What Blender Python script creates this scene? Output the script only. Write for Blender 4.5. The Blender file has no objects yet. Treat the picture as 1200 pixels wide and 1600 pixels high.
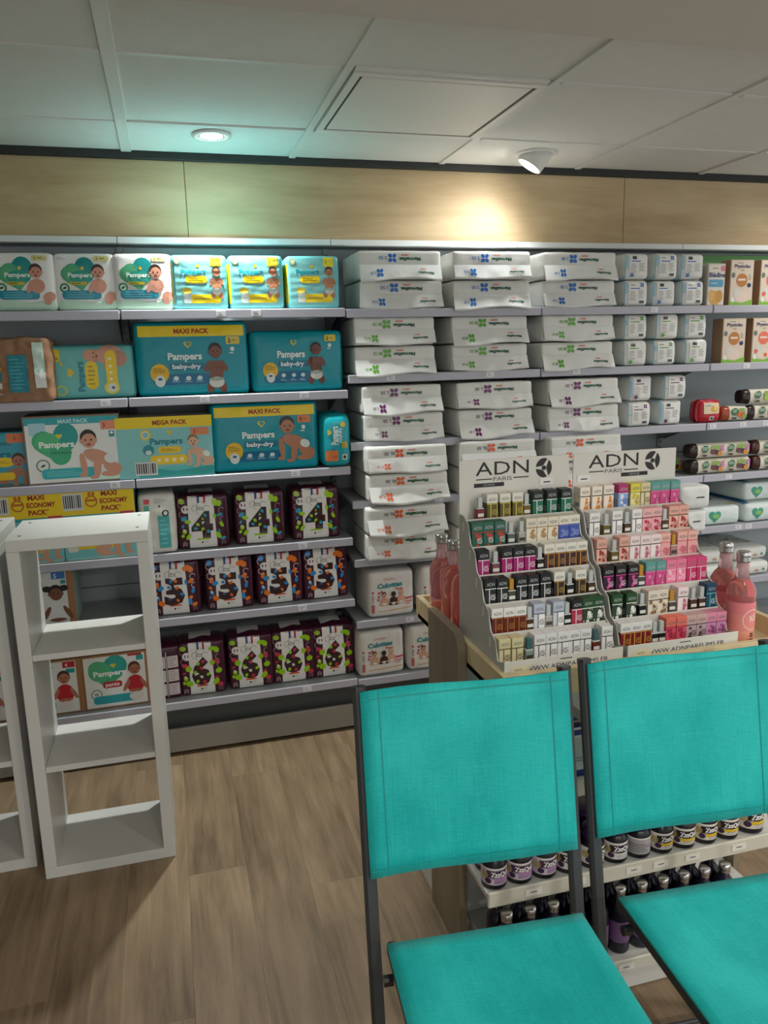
import bpy, bmesh, math, random
from mathutils import Vector, Matrix, noise, geometry
random.seed(7)
S = bpy.context.scene
COL = S.collection
PI = math.pi

# ------------------------------------------------------------------ camera
EYE = Vector((0, 0, 1.525)); FPX = 1221.78
YAW, PITCH, ROLL = 0.26347, 0.19987, -0.025245
_f = Vector((math.sin(YAW)*math.cos(PITCH), math.cos(YAW)*math.cos(PITCH), -math.sin(PITCH)))
_r0 = Vector((math.cos(YAW), -math.sin(YAW), 0)); _u0 = _r0.cross(_f)
_r = _r0*math.cos(ROLL)+_u0*math.sin(ROLL); _u = _u0*math.cos(ROLL)-_r0*math.sin(ROLL)
cam = bpy.data.cameras.new('camera'); camo = bpy.data.objects.new('camera', cam); COL.objects.link(camo)
cam.sensor_fit = 'VERTICAL'; cam.sensor_height = 24; cam.lens = 24*FPX/1600; cam.clip_start = .02
camo.matrix_world = Matrix(((_r.x, _u.x, -_f.x, EYE.x), (_r.y, _u.y, -_f.y, EYE.y), (_r.z, _u.z, -_f.z, EYE.z), (0, 0, 0, 1)))
S.camera = camo

# ------------------------------------------------------------------ world, exposure, room lights
S.view_settings.view_transform = 'Standard'; S.view_settings.look = 'None'
S.view_settings.gamma = 1; S.view_settings.use_curve_mapping = False
S.view_settings.exposure = 1.2
wd = bpy.data.worlds.new('world'); S.world = wd; wd.use_nodes = True
wd.node_tree.nodes['Background'].inputs[0].default_value = (.86, .88, .87, 1)
wd.node_tree.nodes['Background'].inputs[1].default_value = .55
CEIL = 2.265
def lamp(name, kind, loc, power, color, aim=None, **kw):
    l = bpy.data.lights.new(name, kind); l.energy = power; l.color = color
    for k, v in kw.items(): setattr(l, k, v)
    o = bpy.data.objects.new(name, l); COL.objects.link(o); o.location = loc
    if aim is not None:
        o.rotation_euler = (Vector(aim)-Vector(loc)).to_track_quat('-Z', 'Y').to_euler()
    return o
# the two ceiling spots in view
SPOT_A = (.21, 2.907, CEIL-.012); SPOT_B = (1.425, 2.925, CEIL-.07)
lamp('downlight_beam', 'SPOT', SPOT_A, 46, (.97, 1, .97), (.20, 2.85, 0), spot_size=1.75, spot_blend=1, shadow_soft_size=.03)
lamp('gimbal_beam', 'SPOT', SPOT_B, 8.0, (.97, .99, 1), (1.08, 3.22, 1.66), spot_size=2.1, spot_blend=1, shadow_soft_size=.05)
# further ceiling downlights of the sales room, behind and beside the camera
for k, (lx, ly, e) in enumerate([(-.2, .7, 5), (1.25, .45, 11), (2.7, 1.1, 26), (2.9, 2.6, 14), (.5, -1.2, 40), (2.0, -1.3, 74), (-1.2, -1.4, 5)]):
    lamp('room_downlight_beam', 'SPOT', (lx, ly, 2.17 if ly < 1.6 else CEIL-.02), e, (1, .95, .88), (lx, ly+.5, 0), spot_size=2.6, spot_blend=.9, shadow_soft_size=.07)

# ------------------------------------------------------------------ helpers
def hit(x, y, Y):                     # photograph pixel -> point of the vertical plane at depth Y
    d = _r*((x-600)/FPX) - _u*((y-800)/FPX) + _f
    return EYE + d*(Y/d.y)
def lin(h):
    if not isinstance(h, str): return tuple(h)+((1,) if len(h) == 3 else ())
    h = h.lstrip('#'); o = []
    for i in (0, 2, 4):
        c = int(h[i:i+2], 16)/255
        o.append(c/12.92 if c <= .04045 else ((c+.055)/1.055)**2.4)
    return tuple(o)+(1,)

def material(name, base=None, rough=.5, metal=0, attr=False, bump=0, bscale=60, trans=0, coat=0, ior=1.45, var=.06, vscale=9, spec=.5, sheen=0):
    m = bpy.data.materials.new(name); m.use_nodes = True; nt = m.node_tree; N = nt.nodes; L = nt.links
    p = N['Principled BSDF']; p.inputs['Roughness'].default_value = rough; p.inputs['Metallic'].default_value = metal
    p.inputs['Transmission Weight'].default_value = trans; p.inputs['Coat Weight'].default_value = coat; p.inputs['IOR'].default_value = ior
    p.inputs['Specular IOR Level'].default_value = spec; p.inputs['Sheen Weight'].default_value = sheen
    tc = N.new('ShaderNodeTexCoord'); nz = N.new('ShaderNodeTexNoise'); nz.inputs['Scale'].default_value = vscale; nz.inputs['Detail'].default_value = 3
    L.new(tc.outputs['Object'], nz.inputs['Vector'])
    mix = N.new('ShaderNodeMix'); mix.data_type = 'RGBA'; mix.blend_type = 'MULTIPLY'; mix.inputs[0].default_value = 1
    ramp = N.new('ShaderNodeMapRange'); ramp.inputs['To Min'].default_value = 1-var; ramp.inputs['To Max'].default_value = 1+var*.5
    L.new(nz.outputs['Fac'], ramp.inputs['Value']); L.new(ramp.outputs[0], mix.inputs[7])
    if attr:
        a = N.new('ShaderNodeAttribute'); a.attribute_name = 'Col'; L.new(a.outputs['Color'], mix.inputs[6])
    else: mix.inputs[6].default_value = lin(base)
    L.new(mix.outputs[2], p.inputs['Base Color'])
    if bump:
        n2 = N.new('ShaderNodeTexNoise'); n2.inputs['Scale'].default_value = bscale; n2.inputs['Detail'].default_value = 2
        L.new(tc.outputs['Object'], n2.inputs['Vector'])
        b = N.new('ShaderNodeBump'); b.inputs['Strength'].default_value = bump; b.inputs['Distance'].default_value = .004
        L.new(n2.outputs['Fac'], b.inputs['Height']); L.new(b.outputs[0], p.inputs['Normal'])
    return m

def wood(name, dark, light, axis, scale=3.0, rough=.55, rnd=False, stretch=14, streak=.5):
    m = bpy.data.materials.new(name); m.use_nodes = True; nt = m.node_tree; N = nt.nodes; L = nt.links
    p = N['Principled BSDF']; p.inputs['Roughness'].default_value = rough; p.inputs['Specular IOR Level'].default_value = .35
    tc = N.new('ShaderNodeTexCoord'); mp = N.new('ShaderNodeMapping')
    sc = [scale*stretch]*3; sc[axis] = scale; mp.inputs['Scale'].default_value = sc
    src = tc.outputs['Object']
    if rnd:
        oi = N.new('ShaderNodeObjectInfo'); ad = N.new('ShaderNodeVectorMath'); ad.operation = 'ADD'
        mu = N.new('ShaderNodeMath'); mu.operation = 'MULTIPLY'; mu.inputs[1].default_value = 37
        L.new(oi.outputs['Random'], mu.inputs[0]); L.new(mu.outputs[0], ad.inputs[1]); L.new(src, ad.inputs[0]); src = ad.outputs[0]
    L.new(src, mp.inputs['Vector'])
    n1 = N.new('ShaderNodeTexNoise'); n1.inputs['Scale'].default_value = 1; n1.inputs['Detail'].default_value = 8; n1.inputs['Roughness'].default_value = .65; n1.inputs['Distortion'].default_value = .6
    L.new(mp.outputs[0], n1.inputs['Vector'])
    mp2 = N.new('ShaderNodeMapping'); sc2 = [scale*2.2]*3; sc2[axis] = scale*.8; mp2.inputs['Scale'].default_value = sc2; L.new(src, mp2.inputs['Vector'])
    n2 = N.new('ShaderNodeTexNoise'); n2.inputs['Scale'].default_value = 1; n2.inputs['Detail'].default_value = 4; L.new(mp2.outputs[0], n2.inputs['Vector'])
    av = N.new('ShaderNodeMix'); av.data_type = 'FLOAT'; av.inputs[0].default_value = streak
    L.new(n2.outputs['Fac'], av.inputs[2]); L.new(n1.outputs['Fac'], av.inputs[3])
    cr = N.new('ShaderNodeValToRGB'); cr.color_ramp.elements[0].position = .33; cr.color_ramp.elements[1].position = .66
    cr.color_ramp.elements[0].color = lin(dark); cr.color_ramp.elements[1].color = lin(light)
    L.new(av.outputs[0], cr.inputs[0])
    out = cr.outputs[0]
    if rnd:
        hs = N.new('ShaderNodeHueSaturation'); mr = N.new('ShaderNodeMapRange'); mr.inputs['To Min'].default_value = .94; mr.inputs['To Max'].default_value = 1.06
        L.new(oi.outputs['Random'], mr.inputs[0]); L.new(mr.outputs[0], hs.inputs['Value']); L.new(out, hs.inputs['Color']); out = hs.outputs[0]
    L.new(out, p.inputs['Base Color'])
    b = N.new('ShaderNodeBump'); b.inputs['Strength'].default_value = .15; b.inputs['Distance'].default_value = .002
    L.new(n1.outputs['Fac'], b.inputs['Height']); L.new(b.outputs[0], p.inputs['Normal'])
    return m

def fabric(name, base, light):
    m = bpy.data.materials.new(name); m.use_nodes = True; nt = m.node_tree; N = nt.nodes; L = nt.links
    p = N['Principled BSDF']; p.inputs['Roughness'].default_value = .62; p.inputs['Sheen Weight'].default_value = .08; p.inputs['Specular IOR Level'].default_value = .3
    tc = N.new('ShaderNodeTexCoord')
    def nz(sc, det=3):
        mp = N.new('ShaderNodeMapping'); mp.inputs['Scale'].default_value = sc; L.new(tc.outputs['Object'], mp.inputs['Vector'])
        n = N.new('ShaderNodeTexNoise'); n.inputs['Scale'].default_value = 1; n.inputs['Detail'].default_value = det; L.new(mp.outputs[0], n.inputs['Vector']); return n
    a = nz((520, 16, 16), 3); c = nz((60, 520, 520), 2); big = nz((7, 5, 4), 5)
    s1 = N.new('ShaderNodeMath'); s1.operation = 'ADD'; L.new(a.outputs['Fac'], s1.inputs[0]); L.new(c.outputs['Fac'], s1.inputs[1])
    mr = N.new('ShaderNodeMapRange'); mr.inputs['From Min'].default_value = .6; mr.inputs['From Max'].default_value = 1.4; mr.inputs['To Min'].default_value = -.42; mr.inputs['To Max'].default_value = .42
    L.new(s1.outputs[0], mr.inputs['Value'])
    mr2 = N.new('ShaderNodeMapRange'); mr2.inputs['From Min'].default_value = .38; mr2.inputs['From Max'].default_value = .68
    L.new(big.outputs['Fac'], mr2.inputs['Value'])
    s2 = N.new('ShaderNodeMath'); s2.operation = 'ADD'; s2.use_clamp = True; L.new(mr.outputs[0], s2.inputs[0]); L.new(mr2.outputs[0], s2.inputs[1])
    mx = N.new('ShaderNodeMix'); mx.data_type = 'RGBA'; mx.inputs[6].default_value = lin(base); mx.inputs[7].default_value = lin(light)
    L.new(s2.outputs[0], mx.inputs[0]); L.new(mx.outputs[2], p.inputs['Base Color'])
    b = N.new('ShaderNodeBump'); b.inputs['Strength'].default_value = .35; b.inputs['Distance'].default_value = .0015
    L.new(s1.outputs[0], b.inputs['Height']); L.new(b.outputs[0], p.inputs['Normal'])
    return m

M = {}
M['film'] = material('printed plastic film', attr=True, rough=.30, bump=.25, bscale=45, var=.03)
M['film_white'] = material('white poly film', attr=True, rough=.27, bump=.35, bscale=32, var=.04)
M['paper'] = material('kraft paper', attr=True, rough=.75, bump=.9, bscale=30, var=.14)
M['carton'] = material('printed carton', attr=True, rough=.42, var=.03)
M['metal'] = material('painted shelf metal', attr=True, rough=.38, var=.04, metal=.0)
M['plastic'] = material('moulded plastic', attr=True, rough=.28, var=.03)
M['melamine'] = material('white melamine board', '#cfcfca', rough=.38, var=.04, vscale=5)
M['tile'] = material('mineral ceiling tile', '#dadad5', rough=.9, bump=.15, bscale=220, var=.06, vscale=14)
M['tbar'] = material('ceiling grid enamel', '#d8d9d5', rough=.5, var=.02)
M['hatch'] = material('access hatch enamel', '#e0dfd9', rough=.45, var=.04)
M['bulk'] = material('painted plaster', '#d2cdc5', rough=.85, bump=.1, bscale=90, var=.04)
M['dark'] = material('dark shadow gap colour', '#2e302f', rough=.6)
M['oak'] = wood('pale oak laminate', '#a38a64', '#cfbb96', 0, scale=1.6, stretch=9, streak=.45)
M['oak_light'] = wood('light oak laminate edge', '#c9b387', '#e2d2ac', 0, scale=2.2, stretch=8)
M['oak_grey'] = wood('grey brown oak board', '#6f6353', '#94866f', 2, scale=2.0, stretch=10)
M['floor'] = wood('vinyl plank floor', '#64523e', '#9d876b', 1, scale=2.4, stretch=13, rnd=True, rough=.5, streak=.55)
M['chrome'] = material('brushed aluminium', '#c9c9c9', rough=.25, metal=1)
M['frame'] = material('anthracite powder coat', '#3b3e40', rough=.5, bump=.1, bscale=400)
M['teal'] = fabric('teal mesh fabric', '#00a3a1', '#26bcb8')
M['glass'] = material('clear glass', '#ffffff', rough=.02, trans=1, ior=1.4, var=0)
M['rose'] = material('rose drink in glass', '#f3a2a2', rough=.04, trans=.75, ior=1.33, var=0)
M['lampglow'] = bpy.data.materials.new('lit lamp lens'); M['lampglow'].use_nodes = True
_p = M['lampglow'].node_tree.nodes['Principled BSDF']; _p.inputs['Emission Color'].default_value = (1, .97, .9, 1); _p.inputs['Emission Strength'].default_value = 14

class MB:
    """collects coloured faces and builds one mesh"""
    def __init__(s): s.v = []; s.f = []; s.c = []; s.sm = []
    def add(s, vs, fs, col=(1, 1, 1, 1), smooth=False):
        o = len(s.v); s.v += [tuple(p) for p in vs]
        for i, q in enumerate(fs):
            s.f.append([o+k for k in q]); s.c.append(lin(col[i] if isinstance(col, list) else col)); s.sm.append(smooth)
        return s
    def box(s, x0, x1, y0, y1, z0, z1, col=(1, 1, 1, 1), ch=.0015, face=None):
        """chamfered box; face = {'front': colour, ...}"""
        face = face or {}
        ch = min(ch, (x1-x0)*.3, (y1-y0)*.3, (z1-z0)*.3)
        lo = (x0, y0, z0); hi = (x1, y1, z1); vs = []; idx = {}
        for a in range(3):
            for sx in (0, 1):
                for sy in (0, 1):
                    for sz in (0, 1):
                        sg = (sx, sy, sz); p = []
                        for k in range(3):
                            e = hi[k] if sg[k] else lo[k]
                            if k != a: e += -ch if sg[k] else ch
                            p.append(e)
                        idx[(a,)+sg] = len(vs); vs.append(p)
        fs = []; cs = []
        nm = {(0, 0): 'left', (0, 1): 'right', (1, 0): 'front', (1, 1): 'back', (2, 0): 'bottom', (2, 1): 'top'}
        for a in range(3):
            b, c = (a+1) % 3, (a+2) % 3
            for sg in (0, 1):
                q = []
                for (i, j) in ((0, 0), (1, 0), (1, 1), (0, 1)):
                    t = [0, 0, 0]; t[a] = sg; t[b] = i; t[c] = j; q.append(idx[(a,)+tuple(t)])
                if not sg: q.reverse()
                fs.append(q); cs.append(face.get(nm[(a, sg)], col))
        for a in range(3):                       # edges along axis a
            b, c = (a+1) % 3, (a+2) % 3
            for i in (0, 1):
                for j in (0, 1):
                    t0 = [0, 0, 0]; t0[b] = i; t0[c] = j; t1 = list(t0); t1[a] = 1
                    q = [idx[(b,)+tuple(t0)], idx[(b,)+tuple(t1)], idx[(c,)+tuple(t1)], idx[(c,)+tuple(t0)]]
                    if (i ^ j) == 0: q.reverse()
                    fs.append(q); cs.append(face.get('edge', col))
        for sx in (0, 1):
            for sy in (0, 1):
                for sz in (0, 1):
                    q = [idx[(k, sx, sy, sz)] for k in range(3)]
                    if (sx+sy+sz) % 2 == 0: q.reverse()
                    fs.append(q); cs.append(face.get('edge', col))
        s.add(vs, fs, cs); return s
    def lathe(s, prof, n=20, col=(1, 1, 1, 1), c=(0, 0, 0), smooth=True, a0=0, a1=2*PI, cap=True):
        """prof = [(r, z)...] or [(r, z, colour)...] from bottom to top"""
        full = abs(a1-a0-2*PI) < 1e-6; m = n if full else n+1; vs = []
        for p in prof:
            for k in range(m):
                a = a0+(a1-a0)*k/n; vs.append((c[0]+p[0]*math.sin(a), c[1]-p[0]*math.cos(a), c[2]+p[1]))
        fs = []; cs = []
        for i in range(len(prof)-1):
            cc = prof[i][2] if len(prof[i]) > 2 else col
            for k in range(n):
                k2 = (k+1) % m if full else k+1
                fs.append([i*m+k, i*m+k2, (i+1)*m+k2, (i+1)*m+k]); cs.append(cc)
        o = len(s.v); s.add(vs, fs, cs, smooth)
        if full and cap:
            for i, rev in ((0, True), (len(prof)-1, False)):
                if prof[i][0] > 1e-5:
                    q = [o+i*m+k for k in range(m)]
                    if rev: q.reverse()
                    s.f.append(q); s.c.append(lin(prof[i][2] if len(prof[i]) > 2 else col)); s.sm.append(False)
        return s
    def bar(s, p, q, w, h, col=(1, 1, 1, 1), up=(0, 0, 1), n=4, ch=.25):
        """straight tube from p to q with a chamfered w x h section"""
        p = Vector(p); q = Vector(q); d = (q-p).normalized(); a = d.cross(Vector(up)).normalized(); b = a.cross(d).normalized()
        sec = []
        c = min(w, h)*ch
        for (i, j) in ((-w/2+c, -h/2), (w/2-c, -h/2), (w/2, -h/2+c), (w/2, h/2-c), (w/2-c, h/2), (-w/2+c, h/2), (-w/2, h/2-c), (-w/2, -h/2+c)): sec.append((i, j))
        vs = [p+a*i+b*j for i, j in sec]+[q+a*i+b*j for i, j in sec]
        fs = [[k, (k+1) % 8, (k+1) % 8+8, k+8] for k in range(8)]+[list(range(7, -1, -1)), list(range(8, 16))]
        s.add(vs, fs, col); return s
    def prism(s, pts, y0, y1, col=(1, 1, 1, 1), edge=None):
        """outline pts in (x, z) extruded along y"""
        n = len(pts); vs = [(x, y0, z) for x, z in pts]+[(x, y1, z) for x, z in pts]
        s.add(vs, [list(range(n)), list(range(2*n-1, n-1, -1))], col)
        s.add(vs, [[(k+1) % n, k, k+n, (k+1) % n+n] for k in range(n)], edge or col); return s
    def mesh(s, name, mat, fix=True):
        me = bpy.data.meshes.new(name); me.from_pydata(s.v, [], s.f)
        at = me.color_attributes.new('Col', 'FLOAT_COLOR', 'CORNER')
        buf = []
        for fi, q in enumerate(s.f): buf += list(s.c[fi])*len(q)
        at.data.foreach_set('color', buf)
        me.polygons.foreach_set('use_smooth', s.sm)
        me.materials.append(M[mat]); 
        if fix:
            bm = bmesh.new(); bm.from_mesh(me); bmesh.ops.recalc_face_normals(bm, faces=bm.faces); bm.to_mesh(me); bm.free()
        me.update(); return me

def obj(name, me, parent=None, loc=(0, 0, 0), rz=0):
    o = bpy.data.objects.new(name, me); COL.objects.link(o); o.location = loc; o.rotation_euler = (0, 0, rz)
    if parent is not None: o.parent = parent
    return o
def tag(o, label=None, cat=None, group=None, kind=None):
    if label: o['label'] = label
    if cat: o['category'] = cat
    if group: o['group'] = group
    if kind: o['kind'] = kind
    return o
def thing(defn, name, label, cat, loc, rz=0, group=None, rot=None):
    """an Empty at the thing's base with its parts; defn = [(part name, mesh, [sub-parts])]"""
    e = obj(name, None, None, loc, rz); tag(e, label, cat, group)
    if rot: e.rotation_euler = rot
    for d in defn:
        p = obj(d[0], d[1], e)
        for sd in (d[2] if len(d) > 2 else []): obj(sd[0], sd[1], p)
    return e

# ---- text and print
_tc = {}
def glyphs(t, bold=0.0, shear=0.0):
    k = (t, bold, shear)
    if k not in _tc:
        cu = bpy.data.curves.new('lettering', 'FONT'); cu.body = t; cu.size = 1; cu.resolution_u = 2; cu.offset = bold; cu.shear = shear; cu.fill_mode = "FRONT"
        ob = bpy.data.objects.new('lettering', cu); COL.objects.link(ob)
        me = bpy.data.meshes.new_from_object(ob)
        vs = [(v.co.x, v.co.y) for v in me.vertices]; fs = [list(p.vertices) for p in me.polygons]
        bpy.data.objects.remove(ob); bpy.data.curves.remove(cu); bpy.data.meshes.remove(me)
        x0 = min(v[0] for v in vs); x1 = max(v[0] for v in vs)
        _tc[k] = ([(v[0]-(x0+x1)/2, v[1]-.35) for v in vs], fs, x1-x0)
    return _tc[k]

class Print:
    """flat print laid on a front surface; u, v run 0..1 over its width and height"""
    def __init__(s, w, h, surf, flat=False): s.w = w; s.h = h; s.surf = surf; s.flat = flat; s.mb = MB(); s.base = .0010; s.step = .00035; s.k = 0
    def _put(s, pts, fs, col, l): 
        s.k += 1; s.mb.add([s.surf(x, z, s.base+s.step*l+s.k*1.3e-5) for x, z in pts], fs, col, not s.flat)
    def shape(s, pts, col, l=0):
        """star-shaped outline in metres (x from centre, z from bottom)"""
        n = len(pts); cx = sum(p[0] for p in pts)/n; cz = sum(p[1] for p in pts)/n
        if s.flat: s._put(pts, [list(range(n))], col, l); return
        out = []
        for k in range(n):
            a, b = pts[k], pts[(k+1) % n]; d = math.hypot(b[0]-a[0], b[1]-a[1]); m = max(1, math.ceil(d/.009))
            out += [(a[0]+(b[0]-a[0])*i/m, a[1]+(b[1]-a[1])*i/m) for i in range(m)]
        R = max(math.hypot(p[0]-cx, p[1]-cz) for p in out); K = max(1, math.ceil(R/.011)); n = len(out)
        vs = []; fs = []
        for j in range(K, 0, -1): vs += [(cx+(p[0]-cx)*j/K, cz+(p[1]-cz)*j/K) for p in out]
        for j in range(K-1):
            for k in range(n): fs.append([j*n+k, j*n+(k+1) % n, (j+1)*n+(k+1) % n, (j+1)*n+k])
        vs.append((cx, cz)); o = (K-1)*n
        for k in range(n): fs.append([o+k, o+(k+1) % n, len(vs)-1])
        s._put(vs, fs, col, l)
    def X(s, u): return (u-.5)*s.w
    def poly(s, uv, col, l=0): s.shape([(s.X(u), v*s.h) for u, v in uv], col, l)
    def rect(s, u0, v0, u1, v1, col, l=0, r=0):
        x0, x1, z0, z1 = s.X(u0), s.X(u1), v0*s.h, v1*s.h
        if r <= 0: s.shape([(x0, z0), (x1, z0), (x1, z1), (x0, z1)], col, l); return
        r = min(r, (x1-x0)/2.001, (z1-z0)/2.001); pts = []
        for cx, cz, a in ((x1-r, z0+r, -PI/2), (x1-r, z1-r, 0), (x0+r, z1-r, PI/2), (x0+r, z0+r, PI)):
            pts += [(cx+r*math.cos(a+PI/2*k/4), cz+r*math.sin(a+PI/2*k/4)) for k in range(5)]
        s.shape(pts, col, l)
    def ell(s, u, v, ru, rv, col, l=0, rot=0, n=16):
        """radii as fractions of the height"""
        a, b = ru*s.h, rv*s.h; c, q = math.cos(rot), math.sin(rot); cx, cz = s.X(u), v*s.h
        s.shape([(cx+a*math.cos(t)*c-b*math.sin(t)*q, cz+a*math.cos(t)*q+b*math.sin(t)*c) for t in [2*PI*k/n for k in range(n)]], col, l)
    def ring(s, u, v, r, th, col, l=0, a0=0, a1=2*PI, n=18):
        cx, cz = s.X(u), v*s.h; pts = []; fs = []
        for k in range(n+1):
            t = a0+(a1-a0)*k/n
            for q in (r-th/2, r+th/2): pts.append((cx+q*s.h*math.cos(t), cz+q*s.h*math.sin(t)))
        for k in range(n): fs.append([2*k, 2*k+1, 2*k+3, 2*k+2])
        s._put(pts, fs, col, l)
    def text(s, t, u, v, hh, col, l=0, bold=0.0, sx=1.0, rot=0, width=None, shear=0):
        """hh = capital height as a fraction of the height; width (fraction of w) overrides sx"""
        vs, fs, wd = glyphs(t, bold, shear); k = hh*s.h/.70
        kx = k*sx if width is None else width*s.w/wd
        c, q = math.cos(rot), math.sin(rot); cx, cz = s.X(u), v*s.h
        s._put([(cx+x*kx*c-z*k*q, cz+x*kx*q+z*k*c) for x, z in vs], fs, col, l)
    def lines(s, u0, v0, u1, v1, n, col, l=0, fill=.45, seed=1):
        rg = random.Random(seed)
        for k in range(n):
            vv = v1-(v1-v0)*(k+.5)/n; e = (v1-v0)/n*fill/2
            s.rect(u0, vv-e, u0+(u1-u0)*rg.uniform(.6, 1), vv+e, col, l)
    def barcode(s, u0, v0, u1, v1, l=0, seed=3, vert=True):
        s.rect(u0, v0, u1, v1, '#d9dad8', l); rg = random.Random(seed); n = 9
        for k in range(n):
            a = u0+(u1-u0)*(k+.7)/(n+.8); e = (u1-u0)/n*rg.uniform(.15, .38)
            s.rect(a-e, v0+(v1-v0)*.14, a+e, v1-(v1-v0)*.1, '#2b2c2e', l+1)
    def heart(s, u, v, r, col, l=0, sq=1.0, rot=0):
        pts = []
        for k in range(28):
            t = 2*PI*k/28; x = 16*math.sin(t)**3; z = 13*math.cos(t)-5*math.cos(2*t)-2*math.cos(3*t)-math.cos(4*t)
            x *= r*s.h/16*sq; z *= r*s.h/16; pts.append((s.X(u)+x*math.cos(rot)-z*math.sin(rot), v*s.h+x*math.sin(rot)+z*math.cos(rot)))
        s.shape(pts, col, l)
    def mesh(s, mat): return s.mb.mesh('print', mat, fix=False)

def soft(w, d, h, r=.02, puff=.012, side=.006, amp=.0015, ns=16, seed=0, n=14, top=.004, crease=0.0, waves=0.0):
    """wrapped soft pack: returns (verts, faces, front surface function); base at z = 0, front towards -y"""
    hx, hy, hz = w/2, d/2, h/2; off = Vector((seed*3.7, seed*1.3, seed*2.1))
    def disp(x, y, z):
        fx = max(0, 1-(x/hx)**2); fy = max(0, 1-(y/hy)**2); fz = max(0, 1-(z/hz)**2)
        k = 0.
        if crease: k = crease*math.exp(-((x-.12*w)/.010)**2)*fz
        nv = noise.noise(Vector((x*ns, y*ns, z*ns))+off)+.5*noise.noise(Vector((x*ns*2.3, y*ns*2.3, z*ns*2.3))+off*2)
        wv = waves*math.sin(z*210+4*noise.noise(Vector((x*14, 1, z*14))+off))*(1-.6*fx) if waves else 0
        ny = y+(y/hy)*(puff*math.sqrt(fx*fz)-k+amp*nv*min(1, 3*fx)+wv*min(1, 3*fx))
        nx = x+(x/hx)*(side*fy*fz+amp*.7*nv*min(1, 3*fz))
        zz = z+(top*fx*fy+amp*nv*.7 if z > 0 else 0)*(abs(z)/hz)
        return (nx, ny, zz+hz)
    def axis(hh):
        t = [-hh, -hh+r*.3, -hh+r] ; m = n
        t += [-hh+r+(2*hh-2*r)*k/m for k in range(1, m)]
        return t+[hh-r, hh-r*.3, hh]
    ax = [axis(hx), axis(hy) if d > .06 else axis(hy), axis(hz)]
    if len(ax[1]) > 12: ax[1] = [-hy, -hy+r*.3, -hy+r, -hy*.4, 0, hy*.4, hy-r, hy-r*.3, hy]
    vs = []; key = {}; fs = []
    H = (hx, hy, hz)
    def vid(p):
        kk = tuple(round(c, 6) for c in p)
        if kk not in key:
            q = [max(-(H[i]-r), min(H[i]-r, p[i])) for i in range(3)]; dv = [p[i]-q[i] for i in range(3)]
            l = math.sqrt(sum(c*c for c in dv))
            pp = [q[i]+r*dv[i]/l for i in range(3)] if l > 0 else list(p)
            key[kk] = len(vs); vs.append(disp(*pp))
        return key[kk]
    for a in range(3):
        b, c = (a+1) % 3, (a+2) % 3
        for sg in (-1, 1):
            for i in range(len(ax[b])-1):
                for j in range(len(ax[c])-1):
                    q = []
                    for (ii, jj) in ((i, j), (i+1, j), (i+1, j+1), (i, j+1)):
                        p = [0, 0, 0]; p[a] = sg*H[a]; p[b] = ax[b][ii]; p[c] = ax[c][jj]; q.append(vid(p))
                    if sg < 0: q.reverse()
                    fs.append(q)
    def surf(x, z, o):
        z = z-hz; q = disp(x, -hy, z); e = 0
        ex = max(0, abs(x)-(hx-r)); ez = max(0, abs(z)-(hz-r)); e = math.sqrt(ex*ex+ez*ez)
        e = r-math.sqrt(max(0, r*r-min(e, r)**2))
        return (x, q[1]+e-o, z+hz)
    return vs, fs, surf
def softpack(w, d, h, col, mat='film', seed=0, **kw):
    vs, fs, surf = soft(w, d, h, seed=seed, **kw)
    mb = MB()
    if callable(col):
        cs = []
        for q in fs:
            c = [sum(vs[k][i] for k in q)/len(q) for i in range(3)]; cs.append(col(c[0]/w+.5, c[1]/d+.5, c[2]/h))
        mb.add(vs, fs, cs, True)
    else: mb.add(vs, fs, col, True)
    return mb.mesh('wrapper', mat), surf
def carton(w, d, h, col, face=None, mat='carton', ch=.002):
    mb = MB().box(-w/2, w/2, -d/2, d/2, 0, h, col, ch, face)
    return mb.mesh('carton', mat), (lambda x, z, o: (x, -d/2-o, z))
# ------------------------------------------------------------------ the room
BAY = [-.937, -.137, .664, 1.465, 2.265, 3.065]      # upright positions along the wall
LIP = 2.94; BACK = 3.28
def struct(name, me, parent=None):
    o = obj(name, me, parent)
    if parent is None: tag(o, kind='structure')
    return o
# floor: sub-floor slab with vinyl planks lying on it
fl = struct('floor', MB().box(-3.2, 4.6, -2.6, 3.5, -.06, -.0045, '#4a3d2e').mesh('floor', 'carton'))
PW, PL = .172, 1.22
pm = MB().box(-PW/2+.0001, PW/2-.0001, -PL/2+.0001, PL/2-.0001, -.0045, 0, '#998466', .0004).mesh('plank', 'floor')
for i in range(-9, 14):
    x = -.049+PW*i+PW/2; st = (i*.437) % 1
    for j in range(-1, 4):
        y = (j+st)*PL+.35
        if y-PL/2 > 3.35: continue
        obj('plank', pm, fl, (x, y, 0))
# rear wall
wl = struct('wall_back', MB().box(-3.2, 4.6, 3.30, 3.42, -.06, 2.5, '#8f9493').mesh('wall', 'metal'))
struct('shade_wall_left', MB().box(-1.86, -1.74, -2.6, 3.298, -.06, 2.33, '#a8a49c').mesh('wall', 'metal'))  # unseen wall, added to cut the ambient light from the left
# oak fascia boards above the shelving
fa = struct('trim_1', MB().box(-1.735, 4.4, 3.205, 3.298, 1.985, 2.235, '#5a5145').mesh('fascia backing', 'carton'))
for x0, x1 in ((-1.728, .1205), (.1225, 1.973), (1.975, 3.826)):
    obj('panel', MB().box(x0, x1, 3.186, 3.2045, 1.972, 2.243, '#c9ad80', .0012).mesh('panel', 'oak'), fa)
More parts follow.
